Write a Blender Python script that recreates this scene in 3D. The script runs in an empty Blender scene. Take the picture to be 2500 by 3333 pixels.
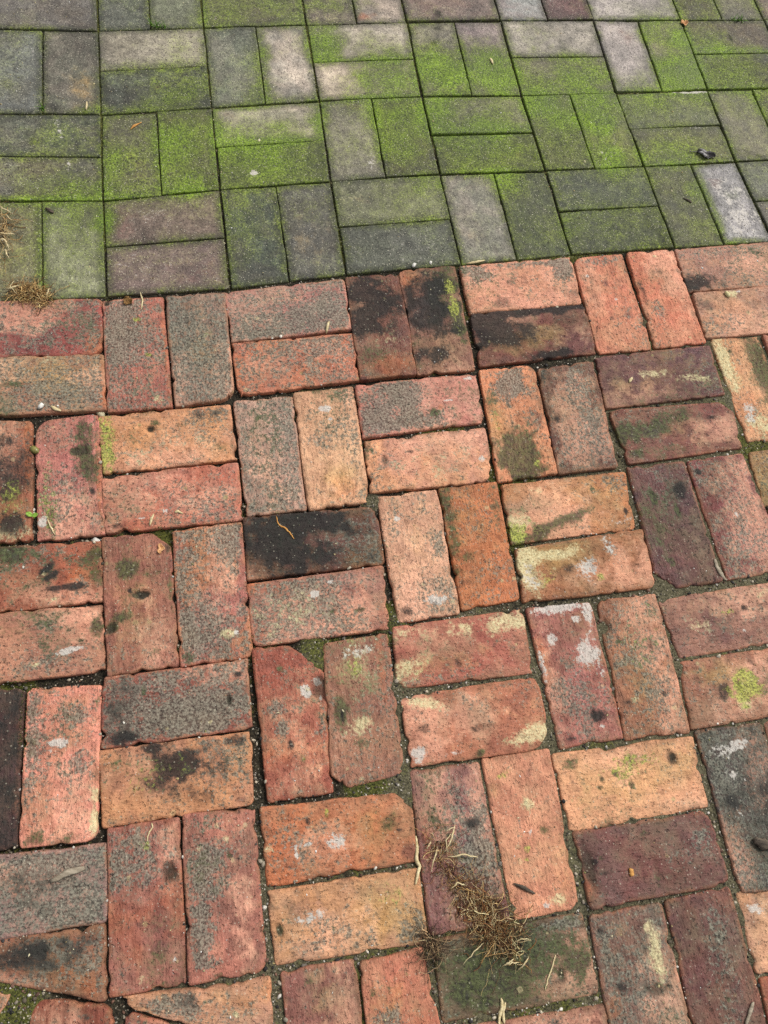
import bpy, math, random
import numpy as np
from mathutils import Matrix, Vector

# ------------------------------------------------------------------ camera, sky, sun, exposure
scene = bpy.context.scene
F_PX, PITCH, ROLL, CAM_H = 2379.2, 0.36175, 0.25838, 1.0582      # solved from the paving grid
CX, CY, IMG_W, IMG_H = 1250.0, 1666.5, 2500.0, 3333.0
cam_data = bpy.data.cameras.new("camera")
cam_data.sensor_fit = 'VERTICAL'
cam_data.sensor_height = 24.0
cam_data.lens = F_PX / IMG_H * 24.0
cam_data.clip_start = 0.01
cam_data.clip_end = 1000.0
cam = bpy.data.objects.new("camera", cam_data)
scene.collection.objects.link(cam)
CAM_R = Matrix.Rotation(PITCH, 3, 'X') @ Matrix.Rotation(ROLL, 3, 'Z')
cam.matrix_world = Matrix.Translation((0, 0, CAM_H)) @ CAM_R.to_4x4()
scene.camera = cam

SUN_EL, SUN_AZ = math.radians(48), math.radians(38)              # azimuth from +Y towards +X
world = bpy.data.worlds.new("World")
scene.world = world
world.use_nodes = True
wn, wl = world.node_tree.nodes, world.node_tree.links
bg = wn["Background"]
sky = wn.new("ShaderNodeTexSky")
sky.sky_type = 'NISHITA'
sky.sun_disc = False
sky.sun_elevation = SUN_EL
sky.sun_rotation = SUN_AZ
sky.dust_density = 4.0
grey = wn.new("ShaderNodeHueSaturation")                         # overcast: hardly any blue
grey.inputs["Saturation"].default_value = 0.16
wl.new(sky.outputs[0], grey.inputs["Color"])
wl.new(grey.outputs[0], bg.inputs[0])
bg.inputs[1].default_value = 0.10
sun_data = bpy.data.lights.new("sun", 'SUN')
sun_data.energy = 1.5
sun_data.angle = math.radians(14)
sun_data.color = (1.0, 0.95, 0.88)
sun = bpy.data.objects.new("sun", sun_data)
scene.collection.objects.link(sun)
sun_dir = Vector((math.sin(SUN_AZ) * math.cos(SUN_EL), math.cos(SUN_AZ) * math.cos(SUN_EL), math.sin(SUN_EL)))
sun.rotation_euler = sun_dir.to_track_quat('Z', 'Y').to_euler()
sun.location = sun_dir * 20
vs = scene.view_settings
vs.view_transform = 'Standard'
vs.look = 'None'
vs.exposure = 0.74
vs.gamma = 1.0
vs.use_curve_mapping = False
scene.cycles.use_denoising = False
scene.cycles.max_bounces = 4
scene.cycles.diffuse_bounces = 2

# ------------------------------------------------------------------ helpers
rng = np.random.default_rng(11)
random.seed(5)
COL = scene.collection
S = 900.0 / 1659.0
OFF = {'P': (0, 0), 'Q': (800, 0), 'R': (1600, 0), 'a': (0, 800), 'b': (800, 800), 'c': (1600, 800),
       'd': (0, 1600), 'e': (800, 1600), 'f': (1600, 1600), 'g': (0, 2433), 'h': (800, 2433), 'i': (1600, 2433)}
R3 = np.array(CAM_R)


def ground_px(p):
    """survey point (photo pixel) -> point on the paving plane, metres"""
    p = np.atleast_2d(np.asarray(p, float))
    d = np.stack([(p[:, 0] - CX) / F_PX, -(p[:, 1] - CY) / F_PX, -np.ones(len(p))], 1) @ R3.T
    return d[:, :2] * (-CAM_H / d[:, 2])[:, None]


def to_px(xy):
    xy = np.atleast_2d(xy)
    d = np.column_stack([xy, np.full(len(xy), -CAM_H)]) @ R3
    return np.stack([CX - F_PX * d[:, 0] / d[:, 2], CY + F_PX * d[:, 1] / d[:, 2]], 1)


def at(t, x, y):
    return ground_px((OFF[t][0] + x * S, OFF[t][1] + y * S))[0]


TAB = rng.random((256, 256))


def vnoise(x, y, seed=0):
    x = x + seed * 37.31
    y = y + seed * 91.73
    xi, yi = np.floor(x).astype(int), np.floor(y).astype(int)
    fx, fy = x - xi, y - yi
    fx, fy = fx * fx * (3 - 2 * fx), fy * fy * (3 - 2 * fy)
    g = lambda a, b: TAB[a & 255, b & 255]
    return (g(xi, yi) * (1 - fx) + g(xi + 1, yi) * fx) * (1 - fy) + (g(xi, yi + 1) * (1 - fx) + g(xi + 1, yi + 1) * fx) * fy


def fbm(x, y, seed=0, octv=4):
    s, a, t = 0, 0.5, 0
    for k in range(octv):
        s = s + a * vnoise(x * 2 ** k, y * 2 ** k, seed + k * 1.7)
        t += a
        a *= 0.55
    return s / t - 0.5


def sstep(a, b, x):
    t = np.clip((x - a) / (b - a), 0, 1)
    return t * t * (3 - 2 * t)


ALB = 0.80


def soften(c, f):
    c = np.asarray(c, float)
    return c + (c @ np.array((.3, .59, .11)) - c) * f


def lin(c):
    c = np.asarray(c, float) / 255.0
    return tuple(np.where(c <= 0.04045, c / 12.92, ((c + 0.055) / 1.055) ** 2.4) * ALB)


def mesh_np(name, co, quads, smooth=True):
    me = bpy.data.meshes.new(name)
    n, q = len(co), np.asarray(quads)
    k = q.shape[1]
    me.vertices.add(n)
    me.vertices.foreach_set("co", np.asarray(co, np.float32).ravel())
    me.loops.add(q.size)
    me.loops.foreach_set("vertex_index", q.astype(np.int32).ravel())
    me.polygons.add(len(q))
    me.polygons.foreach_set("loop_start", np.arange(0, q.size, k, dtype=np.int32))
    me.polygons.foreach_set("loop_total", np.full(len(q), k, dtype=np.int32))
    me.update(calc_edges=True)
    if smooth:
        me.polygons.foreach_set("use_smooth", np.ones(len(q), bool))
    return me


def col_attr(me, name, arr):
    a = me.attributes.new(name, 'FLOAT_COLOR', 'POINT')
    a.data.foreach_set("color", np.asarray(arr, np.float32).ravel())


def link(name, data, mat=None, parent=None, loc=None):
    o = bpy.data.objects.new(name, data)
    COL.objects.link(o)
    if mat is not None:
        o.data.materials.append(mat)
    if parent is not None:
        o.parent = parent
    if loc is not None:
        o.location = loc
    return o


def tag(o, label=None, category=None, group=None, kind=None):
    for k, v in (("label", label), ("category", category), ("group", group), ("kind", kind)):
        if v:
            o[k] = v
    return o


# ------------------------------------------------------------------ materials
class NB:
    def __init__(self, name):
        self.m = bpy.data.materials.new(name)
        self.m.use_nodes = True
        self.n, self.l = self.m.node_tree.nodes, self.m.node_tree.links
        self.bsdf = self.n["Principled BSDF"]

    def put(self, sock, v):
        if v is None:
            return
        if hasattr(v, "is_linked") or isinstance(v, bpy.types.NodeSocket):
            self.l.new(v, sock)
        else:
            if sock.type == 'RGBA' and len(v) == 3:
                v = (*v, 1)
            sock.default_value = v

    def noise(self, vec, scale, detail=3, rough=0.55, dist=0.0):
        x = self.n.new("ShaderNodeTexNoise")
        self.put(x.inputs["Vector"], vec)
        x.inputs["Scale"].default_value = scale
        x.inputs["Detail"].default_value = detail
        x.inputs["Roughness"].default_value = rough
        x.inputs["Distortion"].default_value = dist
        return x.outputs[0]

    def voro2(self, vec, scale):
        x = self.n.new("ShaderNodeTexVoronoi")
        self.put(x.inputs["Vector"], vec)
        x.inputs["Scale"].default_value = scale
        return x.outputs[0], self.sep(x.outputs[1])

    def voro(self, vec, scale, feature='F1', out=0, rand=1.0):
        x = self.n.new("ShaderNodeTexVoronoi")
        x.feature = feature
        self.put(x.inputs["Vector"], vec)
        x.inputs["Scale"].default_value = scale
        x.inputs["Randomness"].default_value = rand
        return x.outputs[out]

    def math(self, op, a, b=None, c=None, clamp=False):
        x = self.n.new("ShaderNodeMath")
        x.operation = op
        x.use_clamp = clamp
        self.put(x.inputs[0], a)
        self.put(x.inputs[1], b)
        self.put(x.inputs[2], c)
        return x.outputs[0]

    def mapr(self, v, a, b, c=0.0, d=1.0, smooth=False):
        x = self.n.new("ShaderNodeMapRange")
        x.interpolation_type = 'SMOOTHSTEP' if smooth else 'LINEAR'
        x.clamp = True
        for k, s in zip((1, 2, 3, 4), (a, b, c, d)):
            self.put(x.inputs[k], s)
        self.put(x.inputs[0], v)
        return x.outputs[0]

    def mix(self, f, a, b, blend='MIX'):
        x = self.n.new("ShaderNodeMix")
        x.data_type = 'RGBA'
        x.blend_type = blend
        self.put(x.inputs[0], f)
        self.put(x.inputs[6], a)
        self.put(x.inputs[7], b)
        return x.outputs[2]

    def scalec(self, col, f):
        """colour times a scalar"""
        x = self.n.new("ShaderNodeVectorMath")
        x.operation = 'SCALE'
        self.put(x.inputs[0], col)
        self.put(x.inputs["Scale"], f)
        return x.outputs[0]

    def attr(self, name, kind='GEOMETRY'):
        x = self.n.new("ShaderNodeAttribute")
        x.attribute_type = kind
        x.attribute_name = name
        return x

    def sep(self, col):
        x = self.n.new("ShaderNodeSeparateColor")
        self.l.new(col, x.inputs[0])
        return x.outputs

    def objvec(self, seeded=True):
        tc = self.n.new("ShaderNodeTexCoord")
        if not seeded:
            return tc.outputs["Object"]
        x = self.n.new("ShaderNodeVectorMath")
        x.operation = 'ADD'
        self.l.new(tc.outputs["Object"], x.inputs[0])
        self.l.new(self.attr("seed", 'OBJECT').outputs["Vector"], x.inputs[1])
        return x.outputs[0]

    def stretch(self, vec, sc):
        x = self.n.new("ShaderNodeVectorMath")
        x.operation = 'MULTIPLY'
        self.l.new(vec, x.inputs[0])
        x.inputs[1].default_value = sc
        return x.outputs[0]

    def bump(self, h, strength, dist, normal=None):
        x = self.n.new("ShaderNodeBump")
        x.inputs["Strength"].default_value = strength
        x.inputs["Distance"].default_value = dist
        self.put(x.inputs["Height"], h)
        if normal is not None:
            self.l.new(normal, x.inputs["Normal"])
        return x.outputs[0]

    def cover(self, m, n, amp, w):
        """density m (0..1) broken up by noise n -> coverage"""
        t = self.math('MULTIPLY_ADD', self.math('SUBTRACT', n, 0.5), amp, m)
        t = self.mapr(t, 0.5 - w, 0.5 + w, 0, 1, True)
        return self.math('MULTIPLY', t, self.mapr(m, 0.01, 0.1))

    def done(self, col, rough=0.9, normal=None, spec=0.25):
        self.put(self.bsdf.inputs["Base Color"], col)
        self.put(self.bsdf.inputs["Roughness"], rough)
        self.bsdf.inputs["Specular IOR Level"].default_value = spec
        if normal is not None:
            self.l.new(normal, self.bsdf.inputs["Normal"])
        return self.m


def brick_material(paver):
    b = NB("weathered_paver" if paver else "weathered_red_brick")
    v = b.objvec()
    m1, m2, m3 = b.attr("m1"), b.attr("m2"), b.attr("m3")
    g, k, l = b.sep(m1.outputs["Color"])[:3]
    y = m1.outputs["Alpha"]
    w, o, p = b.sep(m2.outputs["Color"])[:3]
    d = m2.outputs["Alpha"]
    c, edge, hole = b.sep(m3.outputs["Color"])[:3]
    pale = m3.outputs["Alpha"]
    wear = b.sep(b.attr("wear", 'OBJECT').outputs["Color"])
    c1, c2 = b.attr("tone_a", 'OBJECT').outputs["Color"], b.attr("tone_b", 'OBJECT').outputs["Color"]
    n_big = b.noise(v, 16, 3, 0.6, 0.4)
    n_mid = b.noise(v, 70, 4, 0.62)
    n_fin = b.noise(v, 330, 2, 0.6)
    n_mic = b.noise(v, 900, 1, 0.5)
    n_spot = b.noise(v, 190, 3, 0.72)
    n_spot2 = b.noise(v, 45, 5, 0.7, 0.3)
    n_drag = b.noise(b.stretch(v, (1, 4.5, 1)), 40, 3, 0.65)
    col = b.mix(b.mapr(n_big, 0.36, 0.64, 0, 1, True), c1, c2)
    geo = b.n.new("ShaderNodeNewGeometry")
    n_wide = b.noise(geo.outputs["Position"], 7.0 if paver else 11.0, 3, 0.62)
    col = b.scalec(col, b.mapr(n_wide, 0.32, 0.68, 0.62, 1.34) if paver else b.mapr(n_wide, 0.3, 0.7, 0.84, 1.16))
    col = b.mix(b.cover(o, n_big, 1.4, 0.35), col, b.mix(0.5, col, lin((208, 116, 66))))
    col = b.mix(b.math('MULTIPLY', b.cover(p, n_spot2, 1.8, 0.25), 0.62), col, lin((96, 56, 56)) if not paver else lin((104, 78, 70)))
    col = b.mix(b.math('MULTIPLY', b.cover(y, n_spot2, 1.2, 0.4), 0.4), col, lin((196, 160, 88)))
    n_pore = b.noise(v, 230, 1, 0.5)
    if not paver:
        # sandy drag marks of the mould, a dusty veil, fresh clay on the worn arris
        col = b.mix(b.math('MULTIPLY', b.cover(pale, n_spot2, 1.5, 0.35), 0.85), col, b.mix(0.6, col, lin((250, 186, 154))))
        col = b.mix(b.math('MULTIPLY', b.mapr(n_drag, 0.54, 0.72, 0, 0.5), wear[1]), col, b.scalec(col, 0.45))
        col = b.mix(b.mapr(b.math('MULTIPLY_ADD', n_spot2, 0.5, b.math('MULTIPLY', n_wide, 0.5)), 0.44, 0.60, 0.0, 0.48), col, lin((106, 104, 80)))
        fresh = b.math('MULTIPLY', b.mapr(edge, 0.001, 0.006, 1, 0), b.mapr(n_spot2, 0.42, 0.6))
        col = b.mix(b.math('MULTIPLY', fresh, 0.45), col, lin((206, 126, 88)))
        dirt = b.math('MULTIPLY', b.mapr(edge, 0.001, 0.010, 1, 0), b.mapr(b.math('SUBTRACT', n_spot2, b.math('MULTIPLY', n_big, 0.35)), 0.30, 0.42))
        col = b.mix(b.math('MULTIPLY', dirt, 0.6), col, lin((66, 62, 46)))
    else:
        grime = b.math('MULTIPLY', b.mapr(edge, 0.001, 0.016, 1, 0), b.mapr(n_spot2, 0.30, 0.56))
        col = b.mix(b.math('MULTIPLY', grime, 0.85), col, lin((46, 48, 34)))
        g = b.math('ADD', b.math('MULTIPLY_ADD', grime, 0.28, g), b.math('MULTIPLY', b.math('SUBTRACT', n_wide, 0.54), 1.1), clamp=True)
    col = b.scalec(col, b.mapr(n_mid, 0.3, 0.7, 0.78, 1.2))
    col = b.scalec(col, b.mapr(n_spot2, 0.3, 0.7, 0.58, 1.42))
    col = b.scalec(col, b.mapr(n_fin, 0.28, 0.72, 0.9, 1.1) if not paver else b.mapr(n_fin, 0.28, 0.72, 0.62, 1.36))
    # grey-green lichen film, in spots and clouds
    lm = b.math('MULTIPLY', l, b.mapr(edge, 0.0, 0.006, 0.25, 1.0))
    lcol = b.mix(b.mapr(n_fin, 0.38, 0.60), lin((54, 57, 52)), lin((136, 136, 120)))
    ln = b.math('ADD', b.math('MULTIPLY', n_spot, 0.68), b.math('MULTIPLY', n_spot2, 0.32))
    lf = b.cover(lm, ln, 2.8, 0.16)
    col = b.mix(b.math('MULTIPLY', lf, 0.80 if not paver else 0.6), col, lcol)
    # pale crust
    ccol = b.mix(n_fin, lin((188, 172, 118)), lin((232, 222, 178)))
    cf = b.cover(c, b.math('ADD', b.math('MULTIPLY', n_spot, 0.5), b.math('MULTIPLY', n_spot2, 0.5)), 3.0, 0.28)
    col = b.mix(b.math('MULTIPLY', cf, b.mapr(n_fin, 0.35, 0.6, 0.5, 0.95)), col, ccol)
    # dark green algae
    dcol = b.mix(b.mapr(n_spot, 0.4, 0.62), lin((38, 46, 34)), lin((82, 92, 50)))
    df = b.cover(d, b.math('ADD', b.math('MULTIPLY', n_spot2, 0.6), b.math('MULTIPLY', n_spot, 0.4)), 2.0, 0.30)
    col = b.mix(b.math('MULTIPLY', df, 0.85), col, dcol)
    # soot black
    kn = b.math('ADD', b.math('MULTIPLY', n_spot2, 0.7), b.math('MULTIPLY', n_fin, 0.3))
    kf = b.cover(k, kn, 2.1, 0.30)
    col = b.mix(b.math('MULTIPLY', kf, 0.92), col, b.mix(n_mid, lin((20, 21, 22)), lin((50, 48, 46))))
    # bright moss dust
    if paver:
        gn = b.math('ADD', b.math('MULTIPLY', n_fin, 0.5), b.math('MULTIPLY', n_mid, 0.5))
        gcol = b.mix(b.mapr(n_fin, 0.36, 0.62), lin((56, 64, 32)), lin((140, 152, 62)))
        gcol = b.mix(b.mapr(g, 0.35, 0.95, 0, 0.85), gcol, b.mix(b.mapr(n_fin, 0.34, 0.64), lin((64, 88, 22)), lin((132, 162, 46))))
        gf = b.cover(b.math('MULTIPLY', g, 0.86), gn, 1.8, 0.46)
        # thin olive veil under the grains
        col = b.mix(b.mapr(g, 0.05, 0.8, 0.0, 0.74), col, b.mix(b.mapr(n_mid, 0.35, 0.65), lin((50, 58, 34)), lin((98, 110, 50))))
    else:
        gn = b.math('ADD', b.math('MULTIPLY', n_spot, 0.6), b.math('MULTIPLY', n_spot2, 0.4))
        gcol = b.mix(b.mapr(n_fin, 0.36, 0.62), lin((92, 98, 44)), lin((190, 194, 92)))
        gf = b.cover(g, gn, 2.0, 0.2)
    if paver:
        gcol = b.scalec(gcol, b.math('MULTIPLY', b.mapr(n_spot2, 0.3, 0.7, 0.66, 1.3), b.mapr(n_wide, 0.36, 0.64, 0.7, 1.2)))
    col = b.mix(b.math('MULTIPLY', gf, 0.85), col, gcol)
    # lime / droppings
    wf = b.cover(w, b.math('ADD', b.math('MULTIPLY', n_spot, 0.5), b.math('MULTIPLY', n_spot2, 0.5)), 3.0, 0.16)
    col = b.mix(b.math('MULTIPLY', wf, 0.82), col, b.mix(n_fin, lin((168, 160, 150)), lin((232, 226, 216))))
    # dirt in holes, pores
    pore = b.mapr(n_pore, 0.64, 0.69, 0, 1)
    pore = b.math('MULTIPLY', pore, b.math('MULTIPLY', b.mapr(n_wide, 0.4, 0.6, 0.1, 1.0), wear[0]))
    col = b.mix(b.math('MULTIPLY', pore, 0.7), col, lin((46, 40, 34)))
    if not paver:
        # crusts, pits and lichen rosettes of a few millimetres
        sd, sc = b.voro2(v, 52)
        rim = b.math('SUBTRACT', b.math('MULTIPLY_ADD', b.math('SUBTRACT', n_spot, 0.5), 0.45, sd), b.mapr(sc[0], 0.0, 1.0, 0.02, 0.2))
        dot = b.math('MULTIPLY', b.mapr(rim, -0.04, 0.04, 1, 0, True), wear[2])
        pick = sc[1]
        col = b.mix(b.math('MULTIPLY', dot, b.mapr(pick, 0.30, 0.31, 0.5, 0)), col, lin((52, 50, 46)))
        col = b.mix(b.math('MULTIPLY', dot, b.math('MULTIPLY', b.mapr(pick, 0.82, 0.83, 0, 0.7), b.mapr(n_fin, 0.3, 0.6, 0.5, 1))), col, b.mix(sc[2], lin((210, 196, 150)), lin((150, 144, 92))))
    col = b.mix(b.math('MULTIPLY', hole, 0.9), col, b.mix(n_fin, lin((26, 24, 20)), lin((70, 66, 48))))
    # sand grains
    vs_, cc_ = b.voro2(v, 420 if paver else 300)
    cell = cc_[0]
    grain = b.math('MULTIPLY', b.mapr(vs_, 0.22, 0.36, 1, 0), b.mapr(cell, 0.84 if paver else 0.9, 0.86 if paver else 0.92))
    col = b.mix(b.math('MULTIPLY', grain, 0.7 if paver else 0.32), col, lin((214, 208, 184)))
    h = b.math('MULTIPLY_ADD', n_mid, 1.2, b.math('MULTIPLY', n_fin, 0.26 if not paver else 0.6))
    h = b.math('MULTIPLY_ADD', b.mapr(n_pore, 0.64, 0.69, 0, 1), -0.8, h)
    if not paver:
        h = b.math('MULTIPLY_ADD', n_drag, 0.9, h)
    nrm = b.bump(h, 0.9, 0.003 if not paver else 0.0018)
    rough = b.mapr(b.math('MULTIPLY_ADD', kf, 0.2, b.math('MULTIPLY_ADD', n_wide, 0.8, b.math('MULTIPLY', n_spot2, 0.4))), 0.25, 0.75, 0.45, 0.9)
    return b.done(col, rough, nrm, 0.32)


MAT_RED = brick_material(False)
MAT_PAV = brick_material(True)


def bedding_material():
    b = NB("joint_sand_and_mortar")
    v = b.objvec(False)
    a = b.attr("m1")
    mort, moss, pav = b.sep(a.outputs["Color"])[:3]
    n1, n2 = b.noise(v, 60, 3, 0.65), b.noise(v, 340, 3, 0.65)
    dark = b.mix(b.mapr(n2, 0.35, 0.68), lin((20, 19, 17)), lin((68, 62, 50)))
    grey_ = b.mix(b.mapr(n2, 0.32, 0.66), lin((46, 45, 34)), lin((116, 110, 86)))
    col = b.mix(b.cover(mort, n1, 1.2, 0.3), dark, grey_)
    gcol = b.mix(b.mapr(n2, 0.35, 0.65), lin((40, 44, 22)), lin((106, 108, 50)))
    mf = b.cover(moss, b.math('ADD', b.math('MULTIPLY', n1, 0.6), b.math('MULTIPLY', n2, 0.4)), 2.0, 0.2)
    col = b.mix(b.math('MULTIPLY', mf, 0.9), col, gcol)
    vd, cc_ = b.voro2(v, 330)
    cell = cc_[0]
    gr = b.math('MULTIPLY', b.mapr(vd, 0.25, 0.4, 1, 0), b.mapr(cell, 0.8, 0.82))
    col = b.mix(b.math('MULTIPLY', gr, 0.7), col, lin((170, 162, 144)))
    h = b.math('MULTIPLY_ADD', n1, 1.5, n2)
    return b.done(col, 0.95, b.bump(h, 1.0, 0.0022), 0.15)


MAT_BED = bedding_material()


def simple_mat(name, ca, cb, scale=200, rough=0.85, stretch=(1, 1, 1), bump=0.0006, use_attr=False, spec=0.25):
    b = NB(name)
    v = b.stretch(b.objvec(False), stretch)
    n = b.noise(v, scale, 5, 0.62)
    if use_attr:
        col = b.scalec(b.attr("tint").outputs["Color"], b.mapr(n, 0.3, 0.7, 0.65, 1.3))
    else:
        col = b.mix(b.mapr(n, 0.34, 0.66), lin(ca), lin(cb))
    return b.done(col, rough, b.bump(n, 0.8, bump), spec)

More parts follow.
